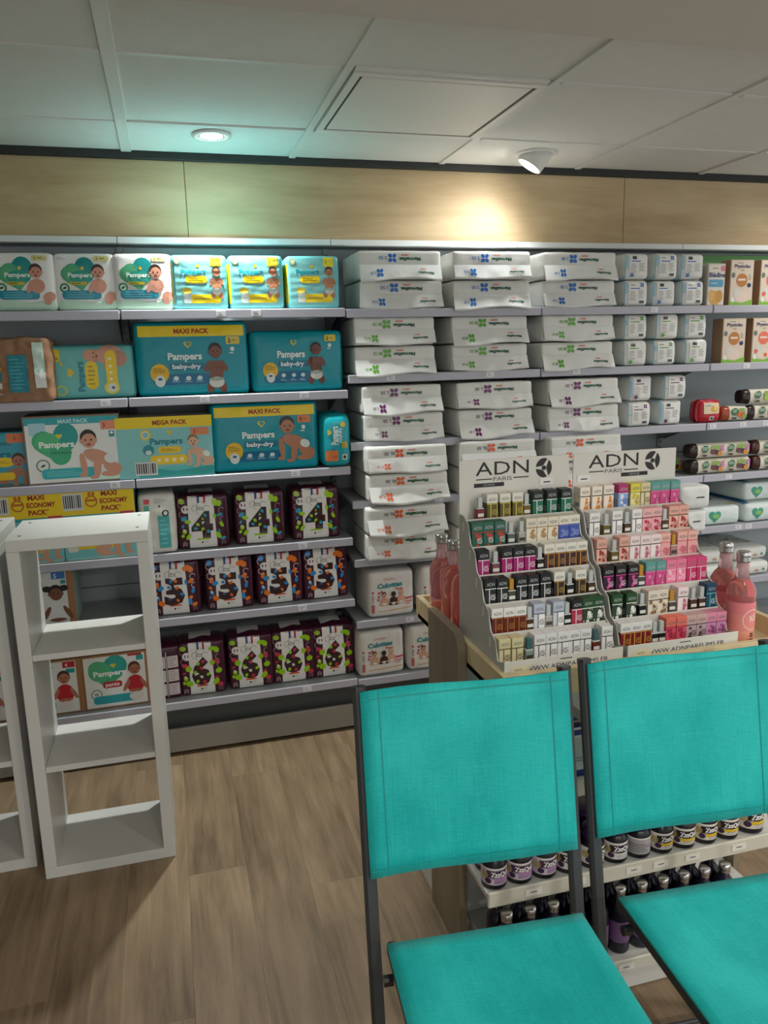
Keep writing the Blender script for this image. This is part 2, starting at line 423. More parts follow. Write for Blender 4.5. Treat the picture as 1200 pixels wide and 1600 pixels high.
# white header strip over the shelving bays
hd = struct('trim_2', MB().box(-1.735, 4.2, 3.20, 3.298, 1.953, 1.9695, '#9a9c9c').mesh('header core', 'metal'))
for k in range(0, 6):
    x0 = -.937+.8005*k
    obj('strip', MB().box(x0+.001, x0+.7995, 3.165, 3.20, 1.948, 1.9705, '#dfe3e3', .0015).mesh('strip', 'metal'), hd)
# dark board, coloured as the shade in the gap between fascia and ceiling
struct('trim_3', MB().box(-1.735, 4.4, 3.17, 3.298, 2.2435, 2.31, '#232524').mesh('shadow gap', 'dark'))
# ceiling: slab, lay-in grid and tiles
ce = struct('ceiling', MB().box(-3.2, 4.6, -2.6, 3.42, 2.33, 2.42, '#8c8c88').mesh('ceiling', 'bulk'))
TX = [-.078+.604*k for k in range(-2, 8)]; TY = [.4, 1.0, 1.6, 2.2, 2.8]
YEND = 3.168
for x in TX:
    w = .036 if abs(x+.078) < .01 else .024
    obj('grid_bar', MB().box(x-w/2, x+w/2, -2.0, YEND, CEIL-.001, CEIL+.012, '#cfd2d0', .001).mesh('grid bar', 'tbar'), ce)
for i in range(len(TX)-1):
    for y in TY:
        obj('grid_bar', MB().box(TX[i]+.019, TX[i+1]-.019, y-.010, y+.010, CEIL-.0005, CEIL+.012, '#cfd2d0', .001).mesh('grid bar', 'tbar'), ce)
tcache = {}
for i in range(len(TX)-1):
    for j in range(len(TY)):
        y0 = TY[j]; y1 = TY[j+1] if j < len(TY)-1 else YEND+.008
        if abs(TX[i]-.526) < .01 and abs(y0-2.2) < .01: continue       # the access hatch
        L = TX[i+1]-TX[i]-.020; D = y1-y0-.016
        key = (round(L, 3), round(D, 3))
        if key not in tcache: tcache[key] = MB().box(-L/2, L/2, -D/2, D/2, 0, .016, '#c8cac6', .0015).mesh('ceiling tile', 'tile')
        obj('tile', tcache[key], ce, ((TX[i]+TX[i+1])/2, (y0+y1)/2, CEIL+.003+.0010*((i*7+j*3) % 4)))
# access hatch
hx0, hx1 = .546, 1.116
ha = obj('ceiling_hatch', None, None, (.83, 2.5, CEIL)); tag(ha, 'white square access hatch with a dark slot around it in the ceiling', 'hatch')
mb = MB()
for a in ((-.285, .285, -.285, -.262), (-.285, .285, .262, .285), (-.285, -.262, -.262, .262), (.262, .285, -.262, .262)):
    mb.box(*a, -.004, .014, '#d2d3d0', .001)
obj('hatch_frame', mb.mesh('hatch frame', 'hatch'), ha)
obj('hatch_door', MB().box(-.2540, .2525, -.2540, .2515, -.003, .010, '#cfcfca', .002).mesh('hatch door', 'hatch'), ha)
obj('slot', MB().box(-.262, .262, -.262, .262, -.0012, .0015, '#26282a', .0005).mesh('hatch slot', 'dark'), ha)
# lower plaster soffit over the middle of the shop
struct('soffit', MB().box(-1.735, 4.6, -2.6, 1.70, 2.195, 2.262, '#c3bfb8', .002).mesh('soffit', 'bulk'))

# ceiling lamps
e = obj('recessed_downlight', None, None, (SPOT_A[0], SPOT_A[1], CEIL)); tag(e, 'round recessed ceiling downlight, lit, flush in its white ring', 'ceiling light')
obj('ring', MB().lathe([(.066, .004), (.067, -.003), (.060, -.006), (.048, -.004), (.044, .006)], 28, '#c9cdcc', cap=False).mesh('ring', 'tbar'), e)
obj('gasket', MB().lathe([(.0435, .002), (.0435, -.002), (.040, -.0025)], 28, '#3b3f3f', cap=False).mesh('gasket', 'plastic'), e)
obj('lens', MB().lathe([(.0001, -.002), (.039, -.002), (.039, .001)], 28, '#ffffff', cap=False).mesh('lens', 'lampglow', fix=True), e)
e = obj('gimbal_spotlight', None, None, (1.439, 2.95, CEIL)); tag(e, 'tilted white gimbal spotlight hanging out of its ceiling ring', 'ceiling light')
obj('ring', MB().lathe([(.078, .004), (.079, -.003), (.070, -.006), (.058, -.004), (.056, .006)], 28, '#d9dbd9', cap=False).mesh('ring', 'tbar'), e)
hd_ = MB().lathe([(.050, .03), (.054, .0), (.050, -.048), (.046, -.050), (.0455, -.046), (.044, -.040)], 28, '#d4d6d4').mesh('lamp head', 'tbar')
o = obj('lamp_head', hd_, e, (0, 0, -.004)); d = (Vector((1.0, 3.35, 1.35))-Vector((1.439, 2.95, CEIL))).normalized()
o.rotation_euler = Vector((-.62, .20, -1)).to_track_quat('-Z', 'Y').to_euler()
obj('lens', MB().lathe([(.0001, -.044), (.0445, -.044)], 28, '#ffffff').mesh('lens', 'lampglow', fix=False), o)

# ------------------------------------------------------------------ wall shelving: one unit per bay
LEV_A = [1.694, 1.392, 1.099, .815, .563, .222]
LEV_B = [1.690, 1.447, 1.190, .960, .722, .465, .215]
GREY = '#a0a8ab'; LIPC = '#b4b4c0'
BLABEL = ['grey metal shelving bay at the far left, behind the white open shelves',
          'grey metal shelving bay holding teal and dark plum nappy packs',
          'grey metal shelving bay with the first stacks of white soft packs beside the teal packs',
          'grey metal shelving bay behind the perfume displays, with white packs seen end-on',
          'grey metal shelving bay at the far right, with cereal boxes and glass jars']
def price_tag(parent, x, z, w=.034, col='#dfe0e6', seed=0):
    mb = MB().box(x-w/2, x+w/2, LIP-.0062, LIP-.0052, z-.024, z-.004, col, .0003)
    for k in range(2): mb.box(x-w*.3, x+w*(.05+.1*((seed+k) % 3)), LIP-.0066, LIP-.0062, z-.011-.007*k, z-.0095-.007*k, '#62646e', .0001)
    obj('price_tag', mb.mesh('price tag', 'plastic'), parent)
TAGS = {0: [(165, 630, 1), (180, 760, 2)], 1: [(345, 489, 0), (400, 488, 0), (475, 613, 1), (462, 743, 2), (473, 850, 3), (473, 962, 4), (480, 1082, 5), (320, 626, 1)],
        2: [(765, 586, 1), (610, 597, 1), (685, 785, 3), (640, 971, 5)], 3: [(1021, 485, 0), (900, 580, 1)],
        4: [(1113, 659, 2), (1160, 656, 2), (1196, 652, 2), (1137, 749, 3), (1152, 829, 4), (1168, 828, 4), (1165, 571, 1)]}
for b in range(5):
    x0, x1 = BAY[b], BAY[b+1]; levels = LEV_A if b < 2 else LEV_B
    e = obj('shelf_unit', None, None, ((x0+x1)/2, 3.1, 0)); tag(e, BLABEL[b], 'shelving', 'wall shelving bays'); e.location = (0, 0, 0)
    zs = [0.10, .62, 1.02, 1.42, 1.948]
    for k in range(4):
        obj('back_panel', MB().box(x0+.012, x1-.012, BACK, BACK+.012, zs[k]+.0015, zs[k+1]-.0015, GREY, .001).mesh('back panel', 'metal'), e)
    mb = MB().box(x0-.0115, x0+.0115, BACK-.012, BACK+.012, .0, 1.947, '#9aa0a2', .001)
    up = obj('upright', mb.mesh('upright', 'metal'), e)
    mb = MB()
    for k in range(60):
        z = .2+k*.029
        for s in (-.004, .004): mb.box(x0+s-.0015, x0+s+.0015, BACK-.0128, BACK-.0118, z, z+.016, '#1d2022', .0002)
    obj('slot_row', mb.mesh('slots', 'plastic'), up)
    for k, z in enumerate(levels):
        mb = MB().box(x0+.002, x1-.002, LIP+.004, BACK-.014, z-.012, z, '#a3a8aa', .001)
        mb.box(x0+.002, x1-.002, LIP+.004, LIP+.02, z-.030, z-.012, '#7d8184', .001)
        sh = obj('shelf', mb.mesh('shelf', 'metal'), e)
        obj('price_rail', MB().box(x0+.002, x1-.002, LIP-.005, LIP+.0035, z-.031, z+.001, LIPC, .0025).mesh('price rail', 'plastic'), sh)
        for s in (x0+.014, x1-.017):
            mb = MB().add([(s, LIP+.06, z-.013), (s, BACK-.015, z-.013), (s, BACK-.015, z-.10), (s+.003, LIP+.06, z-.013), (s+.003, BACK-.015, z-.013), (s+.003, BACK-.015, z-.10)],
                   [[0, 2, 1], [3, 4, 5], [0, 1, 4, 3], [1, 2, 5, 4], [2, 0, 3, 5]], '#777d80')
            obj('bracket', mb.mesh('bracket', 'metal'), sh)
        for i, (px, py, lv) in enumerate(TAGS.get(b, [])):
            if lv == k: price_tag(sh, hit(px, py, LIP).x, z, seed=i)
    # base: recessed dark band and plinth board
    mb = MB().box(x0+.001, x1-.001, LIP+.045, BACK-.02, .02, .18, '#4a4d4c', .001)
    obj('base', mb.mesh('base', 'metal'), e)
    mb = MB().box(x0+.001, x1-.001, LIP-.004, LIP+.012, .016, .112, '#8b887f', .003)
    obj('plinth', mb.mesh('plinth', 'metal'), e)
    if b == 4: obj('sign_strip', MB().box(x0+.08, x1-.02, BACK-.02, BACK-.013, 1.845, 1.935, '#3f7d46', .001, {'front': '#5f9a52'}).mesh('sign strip', 'plastic'), e)
# ------------------------------------------------------------------ white open shelves standing on the floor
def open_shelf(label, loc, W=.378, D=.288, H=1.047, rz=0):
    e = obj('open_shelf', None, None, loc, rz); tag(e, label, 'shelf', 'white open shelves')
    T = .034; c = '#d6d8d6'
    obj('top_board', MB().box(-W/2, W/2, 0, D, H-T, H, c, .0012).mesh('top board', 'melamine'), e)
    obj('bottom_board', MB().box(-W/2, W/2, 0, D, 0, T, c, .0012).mesh('bottom board', 'melamine'), e)
    for s in (-1, 1):
        x = s*(W/2-T/2); sp = obj('side_panel', MB().box(x-T/2, x+T/2, 0, D, T+.0005, H-T-.0005, c, .0012).mesh('side panel', 'melamine'), e)
    for z in (.350, .698):
        obj('shelf_board', MB().box(-W/2+T+.0005, W/2-T-.0005, .004, D-.002, z-.009, z+.009, c, .001).mesh('shelf board', 'melamine'), e)
    tp = e.children[0]
    for x in (-W/2+.03, W/2-.03):
        for y in (.05, D-.05):
            obj('screw_cap', MB().lathe([(.005, H-.0005), (.005, H+.0008), (.0035, H+.001)], 12, '#3c3c3c', (x, y, 0)).mesh('screw cap', 'plastic'), tp)
    return e
open_shelf('white empty open shelf standing in front of the nappy boxes, whole in view', (-.274, 2.29, 0))
open_shelf('white empty open shelf cut off by the left edge of the picture', (-.687, 2.365, 0), rz=.0)

# ------------------------------------------------------------------ wooden display island
GX0, GX1 = .616, 1.462
g = obj('display_island', None, None, (0, 0, 0)); tag(g, 'low wooden display island with white shelves behind the teal chairs', 'display stand')
def side(x0, x1):
    # floor-standing side board with a rounded front top corner
    pts = []; y0, y1, zt, r = 1.645, 1.865, .868, .045
    pts += [(y0, .0), (y1, .0), (y1, zt)]
    for k in range(7): a = PI/2+PI/2*k/6; pts.append((y0+r+r*math.cos(a), zt-r+r*math.sin(a)))
    n = len(pts); mb = MB()
    vs = [(x0, y, z) for y, z in pts]+[(x1, y, z) for y, z in pts]
    mb.add(vs, [list(range(n)), list(range(2*n-1, n-1, -1))]+[[(k+1) % n, k, k+n, (k+1) % n+n] for k in range(n)], '#857661')
    return mb.mesh('side board', 'oak_grey')
obj('side_board', side(GX0, GX0+.022), g); obj('side_board', side(GX1-.022, GX1), g)
obj('back_board', MB().box(GX0+.023, GX1-.023, 1.685, 1.70, .05, .80, '#a7a69d', .001).mesh('back board', 'melamine'), g)
def tray(y0, y1, rear=False):
    tb = obj('tray', MB().box(GX0+.024, GX1-.024, min(y0, y1)+.016, max(y0, y1), .785, .80, '#cdb88c', .001).mesh('tray floor', 'oak_light'), g)
    yf = y0
    obj('tray_rim', MB().box(GX0+.024, GX1-.024, yf, yf+.016, .785, .846, '#d6c296', .001).mesh('tray rim', 'oak_light'), tb)
    for x in (GX0+.024, GX1-.040):
        a, b = (y0+.0165, 1.70) if not rear else (1.866, y0-.0005)
        obj('tray_rim', MB().box(x, x+.016, a, b, .785, .846, '#d6c296', .001).mesh('tray rim', 'oak_light'), tb)
    return tb
tray(1.437, 1.84); tray(2.03, 1.845, True)
def gshelf(z, y0, tags, hh=.036, m=.006):
    sh = obj('shelf', MB().box(GX0+m, GX1-m, y0+.006, 1.684, z-.014, z, '#c4c4ba', .001).mesh('shelf', 'melamine'), g)
    obj('shelf_lip', MB().box(GX0+m, GX1-m, y0-.004, y0+.0055, z-hh+.002, z+.006, '#c9c6b8', .003).mesh('shelf lip', 'plastic'), sh)
    for k, x in enumerate(tags):
        mb = MB().box(x-.021, x+.021, y0-.0056, y0-.0045, z-.021, z-.003, '#dddbd2', .0003)
        mb.box(x-.008, x+.008, y0-.006, y0-.0057, z-.0135, z-.0105, '#6f6f70', .0001)
        obj('price_tag', mb.mesh('price tag', 'plastic'), sh)
gshelf(.545, 1.47, [.75, .95]); gshelf(.298, 1.475, [.735, .85, 1.00, 1.075, 1.165, 1.30])
gshelf(.090, 1.415, [.95, 1.08], .03, .035)
obj('plinth', MB().box(GX0+.040, GX1-.040, 1.427, 1.684, .0, .060, '#c0beb3', .002).mesh('plinth', 'melamine'), g)
obj('plinth', MB().box(GX0+.010, GX1-.010, 1.866, 2.01, .0, .085, '#d4d4ce', .002).mesh('plinth', 'melamine'), g)

def rebase(e, b):
    b = Vector(b); e.location = e.location+b
    for c in e.children: c.location = c.location-b
rebase(g, ((GX0+GX1)/2, 1.75, 0))
# ------------------------------------------------------------------ folding chairs
def sheet(fn, nu, nv, th, col):
    """double-sided cloth panel from fn(u, v) -> point with its normal thickness th"""
    mb = MB(); top = []; bot = []
    P = [[Vector(fn(i/nu, j/nv)) for i in range(nu+1)] for j in range(nv+1)]
    for j in range(nv+1):
        for i in range(nu+1):
            a = P[j][min(i+1, nu)]-P[j][max(i-1, 0)]; b = P[min(j+1, nv)][i]-P[max(j-1, 0)][i]; n = a.cross(b).normalized()
            top.append(P[j][i]+n*th/2); bot.append(P[j][i]-n*th/2)
    m = nu+1; o = len(top); fs = []
    for j in range(nv):
        for i in range(nu):
            fs.append([j*m+i, j*m+i+1, (j+1)*m+i+1, (j+1)*m+i]); fs.append([o+j*m+i, o+(j+1)*m+i, o+(j+1)*m+i+1, o+j*m+i+1])
    edge = [(0, i) for i in range(nu+1)]+[(j, nu) for j in range(1, nv+1)]+[(nv, i) for i in range(nu-1, -1, -1)]+[(j, 0) for j in range(nv-1, 0, -1)]
    ids = [j*m+i for j, i in edge]
    for k in range(len(ids)): a, b = ids[k], ids[(k+1) % len(ids)]; fs.append([b, a, o+a, o+b])
    mb.add(top+bot, fs, col, True); return mb
# chair frame measured in its own axes: faces -y, origin on the floor below the seat
BW, SW = .2065, .180
def post(z): return .165-(.905-z)*.194
def chair_parts():
    d = []
    back = sheet(lambda u, v: ((u-.5)*2*(BW+.001), post(.555+.347*v)-.0165+.005*(1-(2*u-1)**2), .555+.347*v+.003*math.sin(u*7)), 16, 10, .005, '#00aaaa')
    hem = MB()
    for a in (.570, .888): hem.add([((u/12-.5)*2*(BW-.002), post(z)-.0200+.005*(1-(2*u/12-1)**2), z) for z in (a-.0011, a+.0011) for u in range(13)], [[i, i+1, i+14, i+13] for i in range(12)], '#04938e')
    for s in (-1, 1): hem.add([(s*(BW-.035)+dx, post(z)-.0202+.005*(1-((BW-.035)/BW)**2), z) for z in (.557, .90) for dx in (-.0011, .0011)], [[0, 1, 3, 2]], '#04938e')
    seat = sheet(lambda u, v: ((u-.5)*2*(SW+.011), .018-.385*v, .462+.004*v-.014*(1-(2*u-1)**2)*(1-(2*v-1)**2)), 14, 14, .005, '#00aaaa')
    d.append(('backrest', back.mesh('backrest', 'teal'), [('stitching', hem.mesh('stitching', 'film', False))]))
    d.append(('seat', seat.mesh('seat', 'teal')))
    for s in (-1, 1):
        x = s*BW
        d.append(('post', MB().bar((x, post(.902), .902), (x, post(.0), .0), .025, .022, '#3b3e40', up=(0, 1, 0)).mesh('post', 'frame'),
                  [('end_cap', MB().bar((x, post(.9015), .9015), (x, post(.907), .907), .026, .023, '#2c2e30', up=(0, 1, 0)).mesh('end cap', 'plastic'))]))
        xs = s*SW
        d.append(('seat_rail', MB().bar((xs, .03, .445), (xs, -.375, .449), .017, .026, '#3b3e40').mesh('seat rail', 'frame'),
                  [('pivot', MB().bar((xs+s*.009, -.03, .430), (xs+s*.026, -.03, .430), .018, .018, '#222222', up=(0, 0, 1)).mesh('pivot', 'plastic'))]))
        d.append(('leg', MB().bar((xs*1.03, -.275, .435), (xs*1.03, .14, .0), .013, .014, '#3b3e40', up=(0, 1, 0)).mesh('leg', 'frame')))
    d.append(('crossbar', MB().bar((-SW*1.03, .098, .05), (SW*1.03, .098, .05), .010, .010, '#3b3e40').mesh('crossbar', 'frame')))
    d.append(('crossbar', MB().bar((-SW, -.37, .448), (SW, -.37, .448), .014, .018, '#3b3e40').mesh('crossbar', 'frame')))
    return d
CH = chair_parts()
thing(CH, 'folding_chair', 'teal mesh folding chair in front of the perfume displays, whole backrest in view', 'chair', (.499, 1.175, 0), -.085, 'teal folding chairs')
thing(CH, 'folding_chair', 'teal mesh folding chair cut off by the right edge of the picture', 'chair', (.969, 1.162, 0), -.075, 'teal folding chairs')
for o_ in [o for o in COL.objects if o.parent is None and o.name.startswith('shelf_unit')]:
    k_ = int(o_.name.split('.')[1]) if '.' in o_.name else 0
    rebase(o_, ((BAY[k_]+BAY[k_+1])/2, 3.1, 0))
# ------------------------------------------------------------------ goods on the wall shelving
TEALP = '#0096a6'; AQUA = '#6cc4c6'; YEL = '#f0d21a'; NAVY = '#0c5f86'; WHITE = '#e9ebe8'; SKIN_D = '#8a5640'; SKIN_L = '#d9a184'; PLUM = '#43162b'
def baby(p, u, v, s, pose, skin, hair, shirt=None, l=4, flip=1):
    """small printed picture of a baby; s = head height as a fraction of the print height"""
    def el(du, dv, ru, rv, col, k=0, rot=0): p.ell(u+flip*du*s*p.h/p.w, v+dv*s, ru*s, rv*s, col, l+k, rot*flip, 14)
    dark = tuple(c*.55 for c in lin(skin)[:3])
    if pose == 'stand':
        el(0, -1.35, .46, .75, shirt or skin)
        for q in (-1, 1):
            el(q*.52, -1.0, .17, .42, shirt and skin or skin, 0, q*.5); el(q*.36, -1.02, .15, .32, skin, 1, -q*.9); el(q*.2, -.98, .13, .12, skin, 2)
            el(q*.40, -2.4, .24, .38, skin, 0, q*.2)
        el(0, -2.05, .50, .36, '#d8d8cf', 2); el(0, -1.85, .50, .12, '#9fb0a6', 3)
    elif pose == 'crawl':
        el(.42, -.98, .78, .38, skin, 0, -.38); el(1.15, -1.6, .50, .30, skin, 0, -.3); el(1.02, -1.12, .30, .24, '#dfe6e2', 1, -.5)
        el(-.35, -1.35, .17, .62, skin, 1, .12); el(.35, -1.55, .20, .62, skin, 1, -.1); el(-.4, -1.95, .22, .11, skin, 1); el(.15, -2.1, .24, .11, skin, 1); el(1.0, -1.95, .5, .16, skin, 1)
    elif pose == 'sit':
        el(0, -1.15, .52, .68, shirt or skin)
        for q in (-1, 1): el(q*.55, -1.1, .16, .5, skin, 1, q*.25)
        for q in (-1, 1): el(q*.5, -1.85, .5, .22, skin, 1, q*.1)
        el(0, -1.7, .42, .24, '#e4e6e0', 2)
    elif pose == 'lean':
        el(.03, -1.0, .50, .50, skin, 0, .2); el(-.45, -1.05, .17, .5, skin, 1, -.4); el(.75, -1.75, .42, .34, skin, 0, .4); el(.62, -2.1, .24, .2, skin, 1)
    elif pose == 'dress':
        el(0, -1.25, .62, .72, shirt)
        for q in (-1, 1): el(q*.62, -1.3, .15, .5, skin, 1, q*.5)
        el(0, -1.75, .5, .12, skin, 2); el(0, -2.2, .5, .35, '#c9ccc8' if shirt == '#e8e9ea' else '#ded9d2', 0)
    el(0, .05, .43, .48, hair, 3)
    if pose == 'dress' and hair == '#201712':
        for q in (-1, 1): el(q*.5, .28, .26, .2, hair, 2)
    el(.02, -.09, .38, .40, skin, 4)
    for q in (-1, 1): el(q*.15, -.05, .055, .05, '#2a1c16', 5); el(q*.40, -.08, .06, .1, skin, 4)
    el(0, -.17, .05, .04, dark, 5); el(0, -.30, .13, .055, '#8a3f38', 5)
def pampers(p, u, v, hh, w, col, l=3, rot=0): p.text('Pampers', u, v, hh, col, l, bold=.035, width=w, rot=rot)

D = {}
# --- white pack with green heart
def d_harm():
    w, d, h = .199, .20, .192
    me, sf = softpack(w, d, h, lambda x, y, z: '#cfe9d6' if z < .10 else '#eceeec', seed=1, r=.016, puff=.008, n=18)
    p = Print(w, h, sf)
    p.poly([(.03, .03), (.97, .03), (.97, .20), (.6, .14), (.3, .2), (.03, .17)], '#c4e6cf', 0)
    p.heart(.40, .60, .27, '#4fa878', 1, 1.12, .16); p.ell(.50, .74, .17, .19, '#1d8f8d', 2); p.ell(.30, .66, .15, .16, '#57b183', 2); p.ell(.43, .58, .2, .12, '#279a86', 2)
    pampers(p, .42, .62, .075, .40, '#e8f2ea', 4); p.ell(.46, .735, .03, .03, '#d9b83e', 4)
    p.rect(.24, .45, .52, .50, '#c9b21e', 4, .003); p.lines(.27, .46, .50, .49, 1, '#4d5c1c', 5)
    p.ell(.15, .40, .085, .085, '#3d8a5c', 3); p.ell(.15, .40, .05, .05, '#dfeee2', 4); p.ell(.15, .40, .035, .022, '#2b5d3e', 5, .5)
    p.rect(.10, .20, .74, .355, '#238fa6', 3, .012); p.lines(.16, .22, .66, .34, 3, '#6cc0cd', 4, .3)
    p.rect(.66, .86, .90, .955, '#d6d391', 2, .004); p.text('1', .71, .905, .055, '#6b6a2e', 3, .03); p.lines(.75, .89, .87, .93, 1, '#8b894f', 3)
    p.lines(.06, .88, .20, .93, 2, '#b5b8b4', 2)
    baby(p, .71, .68, .25, 'lean', '#c98f79', '#3d2a22')
    return [('wrapper', me), ('print', p.mesh('film'))]
D['harm'] = d_harm()
# --- aqua pack with yellow side
def d_prem():
    w, d, h = .196, .19, .188
    me, sf = softpack(w, d, h, lambda x, y, z: '#e6cf2a' if (x < .03 and .1 < z < .85) else '#6fccd0', seed=3, r=.014, puff=.006, n=22, waves=.0012, amp=.001)
    p = Print(w, h, sf); p.base = .0014
    p.rect(.07, .06, .93, .95, '#7cc3c4', 0, .01); p.rect(.70, .79, .90, .97, '#e8dc3c', 2, .004); p.text('1', .75, .88, .06, '#8a7d10', 3, .03)
    pampers(p, .40, .70, .085, .44, '#0f8f9c', 3); p.ell(.48, .80, .035, .03, '#e9c92e', 3)
    p.rect(.25, .48, .63, .62, '#f0cf14', 2, .012); p.lines(.30, .52, .58, .58, 2, '#6f6a12', 3, .35)
    p.rect(.20, .12, .86, .28, '#f2d413', 2, .006); p.rect(.20, .12, .34, .30, '#cfd9cf', 3, .006); p.lines(.38, .17, .84, .23, 1, '#b79b10', 3, .5)
    p.ell(.26, .35, .09, .06, '#e9d24d', 2); p.ell(.12, .88, .055, .05, '#d8e6c8', 2); p.ring(.12, .88, .055, .012, '#96a234', 3)
    baby(p, .80, .70, .18, 'stand', '#b57a58', '#3a271e')
    return [('wrapper', me), ('print', p.mesh('film'))]
D['prem'] = d_prem()
# --- large teal packs with navy band
def d_dry(w, d, h, seed, band, size, sizecol, skin, hair, pose, crease=0):
    me, sf = softpack(w, d, h, TEALP, seed=seed, r=.019, puff=.012, n=24, crease=crease, amp=.002)
    p = Print(w, h, sf)
    t = .80 if band else .93
    if band:
        p.rect(.035, .80, .965, .945, YEL, 0); p.text('MAXI PACK', .50, .872, .062, '#a8321f', 1, .04)
    k = t/.93
    p.heart(.46, t-.125*k, .055, '#d9c23a', 1); p.heart(.465, t-.12*k, .033, '#2ca098', 2)
    pampers(p, .43, .60*k+.02, .105*k, .30, '#edf2f0', 2)
    p.rect(.29, .405*k, .60, .515*k, '#0b7590', 1, .008); p.text('baby-dry', .44, .462*k, .07*k, '#eef4f4', 2, .03, width=.25)
    p.rect(.14, .15, .64, .345*k, '#0a6b92', 1, .014)
    for a in (.34, .45, .55): p.ell(a, .275*k, .035, .032, '#cfe6ea', 2); p.lines(a-.035, .18, a+.035, .225, 2, '#9cc9d4', 2, .4)
    p.ell(.20, .36*k, .125, .13, '#e8b91c', 2); p.ell(.20, .24*k, .07, .08, '#dfe7e2', 3); p.lines(.145, .36*k, .255, .45*k, 3, '#8a6c14', 3, .35); p.ell(.20, .27*k, .03, .018, '#0a6b92', 4)
    p.rect(.80, t-.115, .925, t-.008, sizecol, 2, .004); p.text(size, .832, t-.062, .055, '#4a3c16', 3, .03); p.lines(.855, t-.075, .91, t-.045, 1, '#806f3c', 3)
    p.ell(.855, t-.18, .03, .032, '#dfeceb', 2); p.lines(.825, t-.25, .885, t-.215, 1, '#cfe4e4', 2)
    if pose == 'stand': baby(p, .70, .70*k, .21, 'stand', skin, hair)
    else: baby(p, .70, .66, .25, 'crawl', skin, hair)
    return [('wrapper', me), ('print', p.mesh('film'))]
D['dry_maxi'] = d_dry(.398, .22, .262, 5, True, '2', '#d9c65a', '#7d4a36', '#1c1512', 'stand')
D['dry'] = d_dry(.345, .22, .224, 6, False, '2', '#e3c93a', '#6f4030', '#191311', 'stand', .006)
D['dry_crawl'] = d_dry(.402, .22, .258, 7, True, '3', '#e07f4a', '#b57c5e', '#241a15', 'crawl', .004)
# --- small teal pack on its side
def d_side():
    w, d, h = .112, .20, .205
    me, sf = softpack(w, d, h, '#16a0ab', seed=8, r=.03, puff=.01, n=14)
    p = Print(w, h, sf)
    p.text('Pampers', .42, .60, .13, '#e9f1f0', 1, .03, width=.62, rot=PI/2); p.text('baby-dry', .60, .60, .07, '#cfe6e8', 1, .02, width=.5, rot=PI/2)
    p.heart(.24, .66, .05, '#d9c23a', 1, rot=PI/2); p.rect(.10, .12, .52, .32, '#e07f4a', 1, .004); p.text('3', .42, .20, .08, '#b5531f', 2, .02, rot=PI/2)
    p.ell(.72, .80, .05, .05, '#e3c53a', 1); p.rect(.66, .36, .86, .48, '#b9a23a', 1); p.rect(.66, .14, .84, .24, '#d9dcda', 1); p.rect(.70, .16, .80, .22, '#33383a', 2)
    return [('wrapper', me), ('print', p.mesh('film'))]
D['side'] = d_side()
# --- aqua pack lying so that its lettering runs upward
def d_turn():
    w, d, h = .287, .20, .187
    me, sf = softpack(w, d, h, '#58aeb0', seed=9, r=.016, puff=.008, n=20)
    p = Print(w, h, sf)
    p.rect(.03, .04, .97, .96, '#67b7b4', 0, .01)
    p.text('Pampers', .36, .42, .12, '#0f7f8c', 2, .035, width=.36, rot=PI/2); p.heart(.25, .50, .075, '#d9bf2c', 2, rot=PI/2)
    p.rect(.42, .18, .565, .70, '#ecc91a', 2, .02); p.lines(.45, .24, .54, .64, 5, '#a8921a', 3, .3)
    p.ell(.55, .80, .17, .115, '#c98a72', 3); p.ell(.485, .81, .12, .11, '#d39a80', 4); p.ell(.53, .85, .015, .012, '#2b1c17', 5); p.ell(.53, .77, .015, .012, '#2b1c17', 5); p.ell(.565, .79, .016, .03, '#8a3f38', 5)
    p.ell(.72, .80, .25, .20, '#cf9a86', 3, -.1); p.ell(.82, .74, .15, .15, '#b98470', 4); p.ell(.70, .62, .10, .12, '#c58f7b', 4)
    p.rect(.66, .13, .79, .90, '#ecc91a', 6, .02); p.ell(.715, .20, .14, .12, '#e4cf4e', 6); p.ell(.72, .20, .085, .08, '#d6dcd2', 7); p.ell(.73, .20, .03, .03, '#4e6370', 8)
    for a in (.36, .48, .60, .74): p.ell(.715, a, .03, .025, '#f4eecb', 7)
    p.rect(.06, .70, .14, .93, '#d9c21c', 2, .004); p.text('2', .10, .76, .06, '#3e4a1c', 3, .03, rot=PI/2); p.ring(.13, .17, .085, .025, '#c9cf3a', 2); p.ell(.15, .66, .02, .05, '#c9b430', 2)
    return [('wrapper', me), ('print', p.mesh('film'))]
D['turn'] = d_turn()
# --- brown kraft paper pack
def d_kraft():
    w, d, h = .215, .20, .212
    me, sf = softpack(w, d, h, '#9a7458', mat='paper', seed=11, r=.016, puff=.006, amp=.010, ns=24, n=26)
    p = Print(w, h, sf); p.base = .004
    p.rect(.40, .16, .68, .74, '#2f8b9a', 1, .003); p.lines(.43, .2, .65, .70, 9, '#5fb0bb', 2, .3)
    p.rect(.78, .22, .94, .93, '#cfe8da', 1); p.rect(.78, .22, .94, .46, '#e7ece8', 2)
    p.rect(.12, .34, .30, .48, '#27767c', 1); p.rect(.13, .22, .29, .31, '#d8d6cf', 1); p.rect(.17, .235, .25, .295, '#45484a', 2); p.lines(.12, .12, .30, .19, 2, '#d3cabd', 1)
    p.ell(.22, .60, .04, .04, '#d9c7ad', 1); p.ell(.28, .53, .04, .04, '#c78f42', 1)
    return [('wrapper', me), ('print', p.mesh('paper'))]
D['kraft'] = d_kraft()
